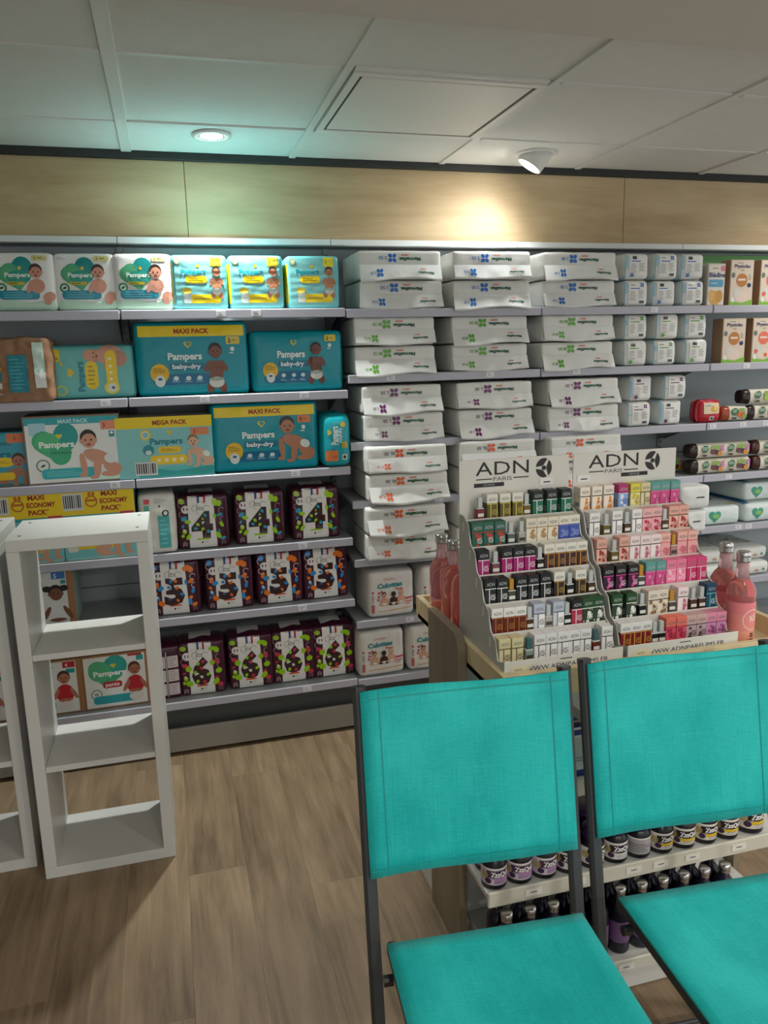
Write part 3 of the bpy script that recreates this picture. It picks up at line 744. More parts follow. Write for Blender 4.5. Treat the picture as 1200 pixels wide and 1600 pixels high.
# --- cartons
def box_def(w, d, h, col, face, draw, mat='carton', lid=None):
    me, sf = carton(w, d, h, col, face, mat); p = Print(w, h, sf, True); p.base = .0004; p.step = .0002; draw(p)
    parts = [('carton', me), ('print', p.mesh('carton'))]
    if lid: parts += lid
    return parts
def dr_harmbox(p):
    p.rect(.02, .03, .98, .97, '#e4e8e4'); p.rect(.02, .87, .98, .97, '#2aa5ae', 1); p.text('MAXI PACK', .52, .915, .055, '#bfe4e2', 2, .03)
    p.rect(.06, .72, .23, .90, '#a8d3de', 2); p.poly([(.6, .03), (.98, .03), (.98, .2), (.75, .12)], '#cfeedd', 1)
    p.heart(.32, .58, .30, '#3fae7c', 2, 1.05, .12); p.ell(.43, .70, .17, .19, '#199a94', 3); p.ell(.24, .62, .17, .14, '#4cba7c', 3); p.ell(.36, .45, .15, .17, '#35aa78', 3)
    pampers(p, .33, .585, .085, .36, '#eef4ec', 4); p.text('Harmonie', .37, .465, .045, '#186a58', 4, .01, width=.22, shear=.3); p.heart(.36, .70, .045, '#d4c23a', 4)
    p.ring(.17, .28, .085, .022, '#6f8f72', 2); p.ell(.17, .28, .035, .016, '#34513a', 3, .5)
    p.rect(.15, .08, .70, .23, '#2fb0b8', 3, .012); p.lines(.20, .11, .64, .20, 3, '#83cfd3', 4, .3)
    p.rect(.80, .77, .95, .90, '#e08a66', 2); p.text('3', .835, .835, .06, '#7c3018', 3, .02); p.rect(.88, .66, .94, .75, '#1f8f92', 2); p.ell(.91, .72, .025, .02, '#e8efe8', 3)
    baby(p, .66, .64, .27, 'crawl', '#cf957a', '#211713', l=5)
D['harmbox'] = box_def(.319, .20, .241, '#8b7a66', {'front': '#7f7465', 'edge': '#8b7a66'}, dr_harmbox)
def dr_mega(p):
    p.rect(.0, .82, 1, 1, YEL, 1); p.text('MEGA PACK', .56, .905, .07, '#9c3318', 2, .04, width=.36)
    p.ring(.30, .71, .075, .03, '#e4c52a', 2); p.ring(.30, .71, .055, .015, '#e6efec', 2); pampers(p, .51, .60, .095, .34, '#0d7f90', 3); p.heart(.55, .74, .045, '#e2c42c', 3)
    p.rect(.42, .40, .66, .51, '#eec61a', 2, .012); p.lines(.45, .43, .63, .48, 2, '#6f6212', 3, .3)
    p.ell(.32, .46, .09, .09, '#2c8f9c', 2); p.ell(.32, .42, .05, .04, '#d3e6e6', 3)
    p.rect(.33, .22, .72, .37, '#f2c91b', 3, .015)
    for a in (.42, .50, .58, .66): p.ell(a, .29, .035, .035, '#f6e9b0', 4)
    p.rect(.20, .02, 1, .16, '#2ba7a5', 2); p.poly([(.35, .16), (.6, .10), (.98, .17), (.98, .22), (.7, .18)], '#57c4c0', 3)
    p.barcode(.17, .05, .40, .27, 5)
    p.rect(.77, .68, .96, .80, '#e0875a', 3); p.text('3', .81, .74, .06, '#8a3d1c', 4, .02); baby(p, .79, .59, .20, 'crawl', '#d8ab90', '#8a6a4e', l=5, flip=1)
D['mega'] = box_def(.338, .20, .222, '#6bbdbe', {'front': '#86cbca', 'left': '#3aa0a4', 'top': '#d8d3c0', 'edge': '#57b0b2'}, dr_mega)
def dr_eco(p):
    p.rect(0, .62, 1, 1, YEL, 1); p.barcode(.07, .69, .33, .92, 2); p.rect(.0, .58, 1, .625, '#2fa3a8', 2); p.rect(.80, .585, .98, .64, '#c93a5a', 3)
    for k, t in enumerate(('MAXI', 'ECONOMY', 'PACK*')): p.text(t, .60+len(t)*.019, .90-.10*k, .062, '#a02d18', 2, .04, width=.052*len(t))
    p.ring(.44, .80, .07, .02, '#c2701c', 2); p.rect(.38, .80, .50, .83, '#c2701c', 2); p.ell(.42, .90, .02, .03, '#c2701c', 2); p.ell(.47, .90, .02, .03, '#c2701c', 2)
    p.rect(.03, .04, .97, .57, '#79c6c8', 0); p.rect(.12, .15, .78, .38, '#f0c81b', 2, .01); p.rect(.08, .12, .22, .36, '#dfe3d2', 3, .01)
    for a in (.34, .46, .58): p.ell(a, .26, .035, .035, '#f7edbb', 3)
    pampers(p, .42, .48, .08, .4, '#0d7f90', 3); baby(p, .80, .50, .22, 'crawl', '#cf9d80', '#5d4331', l=4, flip=-1)
D['eco'] = box_def(.262, .20, .268, '#8fd0d0', {'top': '#d9e6dc', 'edge': '#c9d24a'}, dr_eco)
def dr_tealbox(p):
    p.rect(.03, .04, .97, .95, '#3f9fb4', 0); p.rect(.66, .80, .97, .97, '#d9794a', 2); p.text('3', .76, .885, .07, '#a04c20', 3, .02)
    pampers(p, .40, .60, .11, .6, '#0d6f86', 2); p.ell(.60, .45, .2, .09, '#ecc81c', 2); p.lines(.5, .42, .68, .48, 2, '#8a7312', 3, .3); p.lines(.56, .76, .72, .82, 2, '#174a58', 2, .4)
    baby(p, .78, .48, .26, 'crawl', '#a9735a', '#4a3227', l=3, flip=-1); p.rect(.3, .12, .72, .26, '#e8c41b', 8, .01); p.rect(.0, .0, 1, .05, '#1c7f8c', 2)
D['tealbox'] = box_def(.26, .19, .190, '#2d8aa0', {'top': '#1d5a66', 'edge': '#2d8aa0'}, dr_tealbox)
def dr_pants(kind):
    def f(p):
        p.rect(.02, .03, .90, .97, '#e2e5e0', 0)
        if kind == 'girl':
            p.rect(.02, .87, .90, .97, '#2aa0ac', 1); p.rect(.70, .76, .89, .87, '#3b7cc4', 2); p.text('5', .75, .81, .07, '#d6e6f4', 3, .03); p.rect(.82, .68, .89, .74, '#1f9a98', 2)
            p.ell(.42, .66, .16, .22, '#249f98', 1); baby(p, .74, .54, .25, 'dress', '#7d4f3a', '#201712', '#e8e9ea', l=4)
        elif kind == 'boy':
            p.rect(.72, .85, .89, .96, '#b8202c', 2); p.text('4', .77, .90, .06, '#f0dcdc', 3, .03); p.rect(.76, .75, .88, .83, '#1f9a98', 2); p.lines(.45, .86, .60, .93, 2, '#7fb4bc', 2, .4)
            p.ell(.42, .72, .14, .24, '#249f98', 1); baby(p, .72, .68, .24, 'dress', '#b2745c', '#4a2a22', '#c0202c', l=4); p.rect(.30, .10, .58, .25, '#2aa5ae', 3, .01)
        else:
            p.heart(.34, .66, .30, '#43a878', 2, 1.05, -.1); p.ell(.47, .78, .20, .20, '#2b9d90', 3); p.ell(.24, .70, .19, .19, '#52b27c', 3); pampers(p, .38, .66, .095, .46, '#eef3ec', 4); p.heart(.44, .79, .05, '#cfbd3a', 4)
            p.rect(.27, .38, .55, .50, '#b02a30', 5, .01); p.text('pants', .41, .445, .07, '#f3e6e4', 6, .02, width=.2); p.ring(.17, .28, .085, .02, '#7d9a80', 3); p.ell(.17, .28, .04, .03, '#9fb09c', 3)
            p.rect(.12, .09, .74, .24, '#2aa0ac', 4, .012); p.rect(.66, .93, .86, .97, '#b02a30', 2); p.rect(.78, .84, .88, .93, '#1f9a98', 2)
            baby(p, .74, .70, .24, 'dress', '#a8694f', '#4a2a22', '#b8202c', l=6)
    return f
D['girl'] = box_def(.248, .20, .236, '#b9cfc8', {'right': '#a8c6bd', 'front': '#a5764f', 'top': '#275a63', 'edge': '#a5764f'}, dr_pants('girl'))
D['boy'] = box_def(.255, .20, .214, '#a5764f', None, dr_pants('boy'), 'paper')
D['pants'] = box_def(.250, .20, .214, '#a5764f', None, dr_pants('pants'), 'paper')
# --- white narrow pack standing end-on
def d_narrow():
    w, d, h = .128, .22, .226
    me, sf = softpack(w, d, h, '#dcdcd3', seed=13, r=.018, puff=.008, n=14, amp=.003)
    p = Print(w, h, sf); p.base = .0018
    p.rect(.50, .10, .82, .64, '#4fb3b6', 1); p.lines(.54, .14, .78, .6, 6, '#7fcccc', 2, .3); p.ell(.72, .68, .055, .055, '#1f2426', 2); p.ell(.72, .68, .03, .035, '#d6d8d4', 3)
    p.rect(.14, .84, .30, .92, '#d14a55', 1); p.rect(.14, .70, .28, .82, '#3f9f8a', 1); p.lines(.42, .84, .78, .93, 4, '#9a9c98', 1, .3); p.text('4', .56, .80, .045, '#222222', 2, .03)
    return [('wrapper', me), ('print', p.mesh('film'))]
D['narrow'] = d_narrow()
# --- plum packs with a white panel and a large numeral
def d_num(nm, A, B, w=.190, h=.206, seed=20):
    d = .12
    def col(x, y, z): return '#e6e6e2' if (.24 < x < .70 and y < .92) else PLUM
    me, sf = softpack(w, d, h, PLUM, seed=seed, r=.014, puff=.007, n=18, amp=.0025)
    p = Print(w, h, sf)
    p.poly([(.21, .02), (.75, .02), (.71, .985), (.22, .985)], '#e6e6e2', 0)
    p.rect(.40, .86, .445, .985, '#27407e', 1); p.rect(.52, .86, .565, .985, '#b3283a', 1)
    for a, b, r in ((.36, .76, .06), (.47, .80, .075), (.57, .75, .055), (.44, .72, .06)): p.ring(a, b, r, .008, '#8c8c8a', 1, .4, 4.4)
    p.lines(.38, .72, .58, .79, 2, '#8e8e8c', 2, .35, 4)
    p.ell(.17, .75, .075, .075, '#e8e8e4', 2); p.rect(.125, .73, .15, .78, '#27407e', 3); p.rect(.19, .73, .215, .78, '#b3283a', 3)
    p.text(nm, .47, .45, .44, '#3a2226', 2, .06, width=.42)
    rg = random.Random(int(nm)*5)
    T = {'4': [(.47, .55), (.53, .60), (.40, .46), (.36, .40), (.48, .385), (.57, .34)], '5': [(.42, .61), (.50, .61), (.38, .52), (.52, .50), (.60, .40), (.52, .30), (.38, .31)], '6': [(.42, .58), (.51, .61), (.35, .45), (.48, .505), (.60, .40), (.52, .285), (.39, .30)]}[nm]
    for k, (a, b) in enumerate(T): p.ell(.47+(a-.47)*1.15, .45+(b-.45)*1.18, .036, .027, (A, B, A, B)[k % 4], 3, rg.random()*3)
    p.lines(.36, .165, .60, .205, 1, A if nm == '4' else '#d9663a', 2, .8, 2); p.ell(.46, .12, .018, .018, '#33383a', 2); p.lines(.5, .11, .62, .14, 1, '#b5b7b4', 2)
    p.ring(.33, .44, .0, .001, A, 2)
    for k, (a, b, r, c) in enumerate([(.10, .90, .05, 0), (.13, .58, .05, 1), (.20, .52, .05, 0), (.10, .44, .03, 1), (.13, .34, .04, 0), (.20, .24, .055, 1 if nm == '5' else 0), (.09, .26, .03, 0), (.74, .86, .065, 1 if nm == '5' else 0), (.82, .83, .05, 1 if nm == '5' else 0), (.72, .60, .045, 0), (.82, .62, .05, 1), (.85, .44, .05, 0), (.78, .24, .06, 0), (.87, .18, .045, 1), (.80, .32, .03, 1)]):
        p.ell(a, b, r*1.15, r*(.55+.5*rg.random()), (A, B)[c], 2, rg.random()*3)
    for a, b, r in ((.10, .66, .05), (.86, .70, .05), (.88, .54, .045), (.10, .84, .06)): p.ring(a, b, r, .012, '#a98a90' if nm != '5' else '#d8c9c4', 3, rg.random()*2, 4+rg.random()*2)
    for k in range(3): p.ring(.12, .05+.028*k, .035, .010, '#b9a2a6', 2, 0, PI); p.ring(.87, .05+.028*k, .035, .010, '#8d6d76', 2, 0, PI)
    p.poly([(.10, .40), (.16, .36), (.11, .33)], '#e6e0dc', 3)
    mb = MB().add([(-w*.26, -d*.38, h-.002), (w*.22, -d*.38, h-.002), (w*.22, d*.30, h+.010), (-w*.26, d*.30, h+.010), (-w*.26, d*.30, h+.0085), (w*.22, d*.30, h+.0085)], [[0, 1, 2, 3], [3, 2, 5, 4]], '#c9cac7')
    return [('wrapper', me), ('print', p.mesh('film')), ('top_fold', mb.mesh('top fold', 'film'))]
D['n4'] = d_num('4', '#9fd01e', '#2f9fc0', seed=21); D['n5'] = d_num('5', '#2d8fd6', '#ee7a22', .182, .212, 22); D['n6'] = d_num('6', '#98cf18', '#c93a52', .176, .220, 23)
def d_numback():
    w, d, h = .105, .13, .215
    me, sf = softpack(w, d, h, PLUM, seed=25, r=.012, puff=.004, n=12)
    p = Print(w, h, sf)
    for a in (.08, .54):
        for k in range(3): p.rect(a, .08+.26*k, a+.38, .30+.26*k, '#cfc6c6', 1); p.lines(a+.04, .10+.26*k, a+.34, .28+.26*k, 5, '#8d8588', 2, .3, k)
    p.rect(.48, .0, .52, .9, '#b9b0b2', 1)
    return [('wrapper', me), ('print', p.mesh('film'))]
D['nback'] = d_numback()

def put(k, name, label, cat, x, y0, z, rz=0, group=None, d=None):
    """stand a pack on a shelf: x centre, y0 front, z shelf top"""
    dep = -min(v.co.y for v in D[k][0][1].vertices)
    return thing(D[k], name, label, cat, (x, y0+dep, z+.0012), rz, group)
def px(a, b, y, Y): return (hit(a, y, Y).x+hit(b, y, Y).x)/2
ORD = ['first', 'second', 'third', 'fourth', 'fifth', 'sixth', 'seventh', 'eighth', 'ninth', 'tenth', 'eleventh', 'twelfth', 'thirteenth']
zA = LEV_A
G = 'nappy packs on the top shelf'
for k, (a, b) in enumerate([(-6, 82), (88, 180), (181, 266)]):
    put('harm', 'nappy_pack', 'white nappy pack with green heart on the top shelf, %s from the left' % ORD[k], 'nappy pack', px(a, b, 445, 2.96), 2.955+.006*(k % 2), zA[0], .02*(k-1), G)
for k, (a, b) in enumerate([(268, 354), (358, 444), (447, 533)]):
    put('prem', 'nappy_pack', 'aqua and yellow nappy pack on the top shelf, %s of three' % ORD[k], 'nappy pack', px(a, b, 445, 2.96), 2.958, zA[0], .02*(1-k), G)
put('kraft', 'nappy_pack', 'crumpled brown paper nappy pack on the second shelf, at the left edge', 'nappy pack', px(-18, 74, 590, 2.90), 2.885, zA[1], -.05)
put('turn', 'nappy_pack', 'aqua nappy pack turned so its lettering runs upward, beside the brown paper pack', 'nappy pack', px(80, 205, 580, 2.97), 2.965, zA[1], .02)
put('dry_maxi', 'nappy_pack', 'large teal nappy pack with yellow top band and standing baby', 'nappy pack', px(214, 386, 560, 2.96), 2.955, zA[1])
put('dry', 'nappy_pack', 'creased teal nappy pack without yellow band, standing baby, on the second shelf', 'nappy pack', px(389, 540, 565, 2.955), 2.95, zA[1], -.01)
put('tealbox', 'nappy_box', 'dark teal nappy box cut by the left edge on the third shelf', 'nappy box', px(-60, 44, 710, 2.97), 2.965, zA[2])
put('harmbox', 'nappy_box', 'white nappy box with green heart and crawling baby in a brown carton edge', 'nappy box', px(45, 182, 705, 2.95), 2.945, zA[2], .03)
put('mega', 'nappy_box', 'aqua nappy box with yellow lid and barcode on the third shelf', 'nappy box', px(187, 331, 702, 2.95), 2.945, zA[2], -.02)
put('dry_crawl', 'nappy_pack', 'large teal nappy pack with yellow top band and crawling baby', 'nappy pack', px(329, 500, 690, 2.955), 2.95, zA[2])
put('side', 'nappy_pack', 'small teal nappy pack standing on end beside the white stacks', 'nappy pack', px(503, 550, 695, 2.93), 2.925, zA[2])
for k, (a, b) in enumerate([(-17, 96), (98, 210)]):
    put('eco', 'nappy_box', ['yellow and aqua economy nappy box behind the gap between both white open shelves', 'yellow and aqua economy nappy box behind the top of the whole white open shelf'][k], 'nappy box', px(a, b, 830, 2.95), 2.945, zA[3], 0, 'economy nappy boxes')
put('narrow', 'nappy_pack', 'narrow white pack end-on beside the yellow economy boxes', 'nappy pack', px(219, 272, 815, 2.95), 2.935, zA[3], .03)
for k, (a, b) in enumerate([(276, 359), (363, 449), (453, 533)]):
    put('n4', 'nappy_pack', 'plum and white nappy pack with a numeral 4, %s from the left' % ORD[k], 'nappy pack', px(a, b, 805, 2.97), 2.965, zA[3], .03*(k-1), 'nappy packs with numeral 4')
put('girl', 'nappy_box', 'nappy box with a girl in a white top, seen through the white open shelf', 'nappy box', px(6, 112, 920, 3.0), 2.99, zA[4])
for k, (a, b) in enumerate([(240, 314), (319, 399), (398, 478), (471, 546)]):
    put('n5', 'nappy_pack', 'plum, blue and white nappy pack with a numeral 5, %s from the left' % ORD[k], 'nappy pack', px(a, b, 920, 2.975)+(-.004, 0, 0, .004)[k], 2.965+.004*k, zA[4], .025*(k-1.5), 'nappy packs with numeral 5')
put('boy', 'nappy_pack', 'brown paper pack with a boy in red, cut by the white shelf side', 'nappy pack', px(24, 128, 1075, 2.98), 2.97, zA[5])
put('pants', 'nappy_pack', 'brown paper pants pack with green heart, seen whole through the white open shelf', 'nappy pack', px(134, 235, 1065, 2.98), 2.97, zA[5], .02)
put('boy', 'nappy_pack', 'brown paper nappy pack seen through the cut-off white open shelf at the left edge', 'nappy pack', px(-96, 12, 1075, 2.98), 2.972, zA[5])
put('nback', 'nappy_pack', 'plum nappy pack turned to show its pale printed back panels', 'nappy pack', px(238, 279, 1040, 2.98), 2.975, zA[5], .05)
for k, (a, b) in enumerate([(280, 356), (359, 428), (427, 491), (490, 553)]):
    put('n6', 'nappy_pack', 'plum, green and white nappy pack with a numeral 6, %s from the left' % ORD[k], 'nappy pack', px(a, b, 1035, 2.98)+(-.004, -.002, .002, .004)[k], 2.972+.003*k, zA[5], .02*(k-1.5), 'nappy packs with numeral 6')

# ------------------------------------------------------------------ white soft packs with an upside-down print and a folded flap
def clover(p, u, v, r, c, l=2):
    for k in range(4): a = PI/4+k*PI/2; p.ell(u+math.cos(a)*r*.86*p.h/p.w, v+math.sin(a)*r*.86, r*.62, r*.50, c, l, a, n=12)
def d_white(col, size, seed, flap, w=.325, h=.104):
    d = .27
    me, sf = softpack(w, d, h, '#dedfda', mat='film_white', seed=seed, r=.010, puff=.003, side=.003, n=20, amp=.0017, ns=16, top=.002)
    p = Print(w, h, sf); p.base = .0022
    q = Print(w, h, None); q.base = .0012
    rg = random.Random(seed); hz = h*(.50+.08*rg.random()); ph = seed*1.7
    low = flap
    def fs(x, z, o):      # flap sheet: hinged at hz, its lower edge swings out and is wavy
        t = max(0, (hz-z)/hz); bx, by, bz = sf(x, max(z, .016), 0)
        k = t*(.010+.022*low)+.004*math.sin(x*23+ph)*t+.0035*math.sin(x*61+ph*2)*t*t
        return (x+.004*t*math.sin(ph), min(by, -d/2)-k-.003-o, z-.004*t*math.sin(x*17+ph)*(1+low)-(.010*t*low))
    q.surf = fs
    def mark(pr, u, v, s, both=True):
        clover(pr, u, v, .13*s, col)
        pr.text(size, u-.115*s, v, .12*s, col if size != 'XL 50' else '#55585a', 2, .01, rot=PI)
    mark(p, .40, .74, 1.0)
    p.text('Marmailles', .615, .70, .11, '#1f5a43', 2, .045, rot=PI, width=.26); p.text('nature', .555, .83, .085, '#e0703c', 2, .02, rot=PI, width=.09, shear=.3)
    mb = MB(); nx, nz = 28, 7; vs = []
    for j in range(nz+1):
        for i in range(nx+1): vs.append(fs((i/nx-.5)*w*.985, hz*(1-j/nz*(1.0-.05)), 0))
    m = nx+1; o = len(vs)
    mb.add(vs+[(a, b+.0014, c) for a, b, c in vs], [[j*m+i, j*m+i+1, (j+1)*m+i+1, (j+1)*m+i] for j in range(nz) for i in range(nx)]+[[o+j*m+i, o+(j+1)*m+i, o+(j+1)*m+i+1, o+j*m+i+1] for j in range(nz) for i in range(nx)]
           +[[nz*m+i, nz*m+i+1, o+nz*m+i+1, o+nz*m+i] for i in range(nx)], '#dfe1de', True)
    z0 = .26
    clover(q, .24, z0, .10, col); q.text(size, .155, z0, .08, col, 2, .01, rot=PI)
    q.text('Marmailles', .80, z0-.02, .075, '#1f5a43', 2, .035, rot=PI, width=.19); q.text('nature', .765, z0+.09, .06, '#e0703c', 2, .02, rot=PI, width=.07, shear=.3)
    bk = MB().box(-w/2-.0068, -w/2-.0058, -d*.34, -d*.16, h*.62, h*.74, '#3a3f42', .0002)
    fl = mb.mesh('flap', 'film_white', False)
    return [('wrapper', me), ('print', p.mesh('film_white')), ('flap', fl, [('flap_print', q.mesh('film_white'))])]
SZ = [('#2a6fc4', 'S 50', 'blue clover'), ('#5fa832', 'M 50', 'green clover'), ('#6d2a66', 'L 50', 'purple clover'), ('#e2602e', 'XL 50', 'orange clover'), ('#e2602e', 'XL 50', 'orange clover')]
VAR = [[d_white(c, s, 31+7*i+j, (.2, .9)[j]) for j in range(2)] for i, (c, s, n) in enumerate(SZ[:4])]; VAR.append(VAR[3])
COLS = [[(557, 697), (700, 838), (843, 968)], [(541, 687), (697, 836), (839, 972)], [(550, 700), (707, 841), (848, 984)], [(558, 706), (708, 851), (853, 990)], [(556, 701), (703, 846), None]]
YF = [2.945, 2.945, 2.925, 2.885, 2.885]
RN = ['top', 'second', 'third', 'fourth', 'fifth']
for i in range(5):
    for c, ab in enumerate(COLS[i]):
        if ab is None: continue
        for j in (0, 1):
            rg = random.Random(i*10+c*3+j); v = (i+c+j) % 2
            dn = VAR[i][v]; dep = -min(q.co.y for q in dn[0][1].vertices)
            z = LEV_B[i]+.0012+j*.1085
            lab = 'white soft pack with %s print, %s of its stack, %s column, %s shelf' % (SZ[i][2], ('lower', 'upper')[j], ('left', 'middle', 'right')[c], RN[i])
            thing(dn, 'soft_pack', lab, 'soft pack', (px(ab[0], ab[1], 440, YF[i])+rg.uniform(-.004, .004), YF[i]+dep+rg.uniform(-.004, .008), z), rg.uniform(-.012, .012), 'white soft packs lying in stacks')
# --- the same packs seen from their end
def d_end(col, seed, flip):
    w, d, h = .112, .26, .104
    me, sf = softpack(w, d, h, lambda x, y, z: '#a9cfe0' if (.02 < x < .10 or .93 < x < .985) and y < .2 else '#dfe1dd', mat='film_white', seed=seed, r=.016, puff=.006, n=12, amp=.003, ns=18)
    p = Print(w, h, sf); p.base = .002
    p.rect(.17, .10, .90, .92, '#e4e5e1', 0)
    v = .82 if not flip else .16
    clover(p, .72 if not flip else .28, v, .065, col); p.lines(.24, v-.03, .52, v+.02, 1, '#2b5b48', 1); p.lines(.24, .66, .82, .72, 1, col, 1, .6)
    p.lines(.22, .22, .48, .60, 7, '#8d908c', 1, .35, seed); p.lines(.56, .30, .82, .62, 6, '#8d908c', 1, .35, seed+1)
    if flip: p.rect(.28, .76, .46, .88, '#4a4c4e', 1)
    else: p.rect(.60, .12, .80, .22, '#4a4c4e', 1)
    return [('wrapper', me), ('print', p.mesh('film_white'))]
EV = [[d_end(SZ[i][0], 60+i*3+j, j) for j in range(2)] for i in range(3)]
ENDS = [[[(974, 1017), (1019, 1060), (1062, 1104)]]*2, [[(974, 1021), (1023, 1067), (1070, 1116)]]*2, [[(984, 1032), (1034, 1083)], [(984, 1034), (1036, 1089)]]]
for i in range(3):
    for j in (0, 1):
        for c, (a, b) in enumerate(ENDS[i][j]):
            dn = EV[i][(i+j+c) % 2]; dep = -min(q.co.y for q in dn[0][1].vertices)
            lab = 'white soft pack end-on with %s label, %s of its stack, column %s, %s shelf' % (SZ[i][2], ('lower', 'upper')[j], ('one', 'two', 'three')[c], RN[i])
            thing(dn, 'soft_pack', lab, 'soft pack', (px(a, b, 440, 2.955), 2.95+dep+.006*((c+j) % 2), LEV_B[i]+.0012+j*.1085), .02*((c+j) % 3-1), 'white soft packs seen end-on')
# white packs end-on at the right of the displays, fifth shelf
def d_plain(seed):
    w, d, h = .15, .28, .10
    me, sf = softpack(w, d, h, '#dfe2e0', mat='film_white', seed=seed, r=.014, puff=.006, n=12, amp=.003)
    p = Print(w, h, sf); p.base = .002; p.rect(.52, .48, .78, .54, '#3c4446', 0)
    return [('wrapper', me), ('print', p.mesh('film_white'))]
for j in range(2):
    dn = d_plain(80+j)
    thing(dn, 'soft_pack', 'plain white soft pack right of the perfume displays, %s of two' % ('lower', 'upper')[j], 'soft pack', (px(1052, 1108, 800, 2.88)-.012*(1-j), 2.86+.14, LEV_B[4]+.0012+j*.1065), 0, 'plain white soft packs')
# --- pull-up pants packs
def d_cul(seed):
    w, d, h = .196, .2, .196
    me, sf = softpack(w, d, h, '#e3e1dc', mat='film', seed=seed, r=.02, puff=.008, n=18, amp=.003)
    p = Print(w, h, sf); p.base = .0016
    p.text('Culottes', .46, .70, .10, '#1c8f96', 1, .035, width=.54, rot=.05); p.text('Pants', .66, .61, .055, '#d8573f', 1, .02, width=.17); p.text('Couches', .46, .83, .06, '#d98a80', 1, .0, width=.25, shear=.3)
    for a, b in ((.22, .54), (.28, .56), (.22, .46), (.20, .40), (.09, .56)): p.ell(a, b, .022, .025, '#c5335a', 1)
    p.rect(.06, .12, .12, .30, '#c46a74', 1); p.lines(.07, .34, .12, .5, 5, '#555555', 1, .4)
    p.rect(.78, .36, .97, .40, '#c9445c', 1); p.text('PACK', .88, .31, .05, '#c9445c', 1, .02, width=.16); p.lines(.8, .23, .96, .28, 1, '#d98a98', 1)
    p.poly([(.2, .13), (.95, .16), (.95, .19), (.2, .15)], '#d9b78a', 1)
    baby(p, .33, .50, .115, 'sit', '#d9a488', '#2f241f', l=3); baby(p, .53, .50, .115, 'sit', '#4a2c22', '#1d1411', l=3); baby(p, .70, .52, .115, 'sit', '#e0ae96', '#d9b79c', l=3)
    p.lines(.82, .62, .95, .92, 6, '#c3c2bd', 1, .15)
    return [('wrapper', me), ('print', p.mesh('film'))]
D['cul'] = d_cul(90)
for k, (a, b, yy, lv) in enumerate([(570, 650, 925, 5), (652, 733, 920, 5), (556, 634, 1015, 6), (634, 712, 1010, 6)]):
    put('cul', 'nappy_pants_pack', 'white pants pack with three sitting babies, %s of the two on the %s shelf' % (('left', 'right')[k % 2], ('upper', 'lower')[k//2]), 'nappy pack', px(a, b, yy, 2.95), 2.945, LEV_B[lv], .04*(1-k % 2), 'white pants packs')

# ------------------------------------------------------------------ far right bay: baby food and wipes
def dr_phys(disc):
    def f(p):
        p.rect(.03, .02, .97, .98, '#d8c9b8', 0); p.poly([(0, 0), (1, 0), (1, .13), (.55, .05), (0, .10)], '#7fb23a', 1); p.text('Physiolac', .50, .86, .075, '#2f2f5c', 2, .03, width=.68); p.lines(.30, .91, .66, .94, 1, '#8c8080', 2); p.rect(.44, .75, .58, .79, '#b8a96a', 2)
        p.ell(.50, .55, .15, .15, disc, 2); p.rect(.34, .54, .66, .585, '#e8d6c2', 3); p.ell(.82, .44, .055, .05, '#2a3560', 2); p.ell(.5, .20, .18, .13, '#e0cfbf', 2); p.ell(.3, .28, .08, .09, '#d2d3cd', 2); p.ell(.13, .66, .05, .06, '#6f756c', 2); p.ell(.15, .12, .05, .06, '#dfe6d8', 3); p.lines(.78, .55, .9, .68, 3, '#8a7f78', 2, .4)
        if disc != '#b9793c':
            for a, b in ((.2, .25), (.62, .16), (.85, .3)): p.ell(a, b, .05, .05, '#e06a4a', 3)
    return f
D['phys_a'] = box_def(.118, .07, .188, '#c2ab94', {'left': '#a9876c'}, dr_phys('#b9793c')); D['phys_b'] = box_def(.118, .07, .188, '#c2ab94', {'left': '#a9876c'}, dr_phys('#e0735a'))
def dr_bled(p):
    p.rect(.04, .02, .96, .97, '#dcd9cf', 0); p.text('Blédine', .52, .73, .11, '#4a4a72', 2, .04, width=.92); p.lines(.25, .86, .75, .91, 1, '#a98f5c', 2); p.ell(.85, .88, .07, .07, '#d87f96', 2)
    p.rect(.06, .44, .90, .62, '#5f9fc0', 2, .006); p.lines(.2, .50, .75, .56, 1, '#a9cbdc', 3); p.ell(.45, .18, .18, .17, '#d3a04e', 2); p.ell(.7, .22, .1, .15, '#c9954a', 2); p.ell(.25, .24, .09, .14, '#dbb06a', 2)
D['bled'] = box_def(.086, .06, .172, '#c9c4b6', {'top': '#8f8a7c'}, dr_bled)
put('bled', 'cereal_box', 'narrow pale cereal box with blue panel beside the white packs, top shelf', 'cereal box', px(1103, 1133, 440, 2.95), 2.945, LEV_B[0])
put('phys_a', 'cereal_box', 'beige cereal box with brown disc on the top shelf, far right', 'cereal box', px(1136, 1179, 440, 2.95), 2.945, LEV_B[0], 0, 'beige cereal boxes')
put('phys_b', 'cereal_box', 'beige cereal box with coral disc on the top shelf, cut by right edge', 'cereal box', px(1182, 1226, 440, 2.95), 2.945, LEV_B[0], 0, 'beige cereal boxes')
put('phys_a', 'cereal_box', 'beige cereal box with brown disc on the second shelf, far right', 'cereal box', px(1125, 1166, 530, 2.95), 2.945, LEV_B[1], 0, 'beige cereal boxes')
put('phys_b', 'cereal_box', 'beige cereal box with coral disc on the second shelf, cut by right edge', 'cereal box', px(1170, 1213, 530, 2.95), 2.945, LEV_B[1], 0, 'beige cereal boxes')
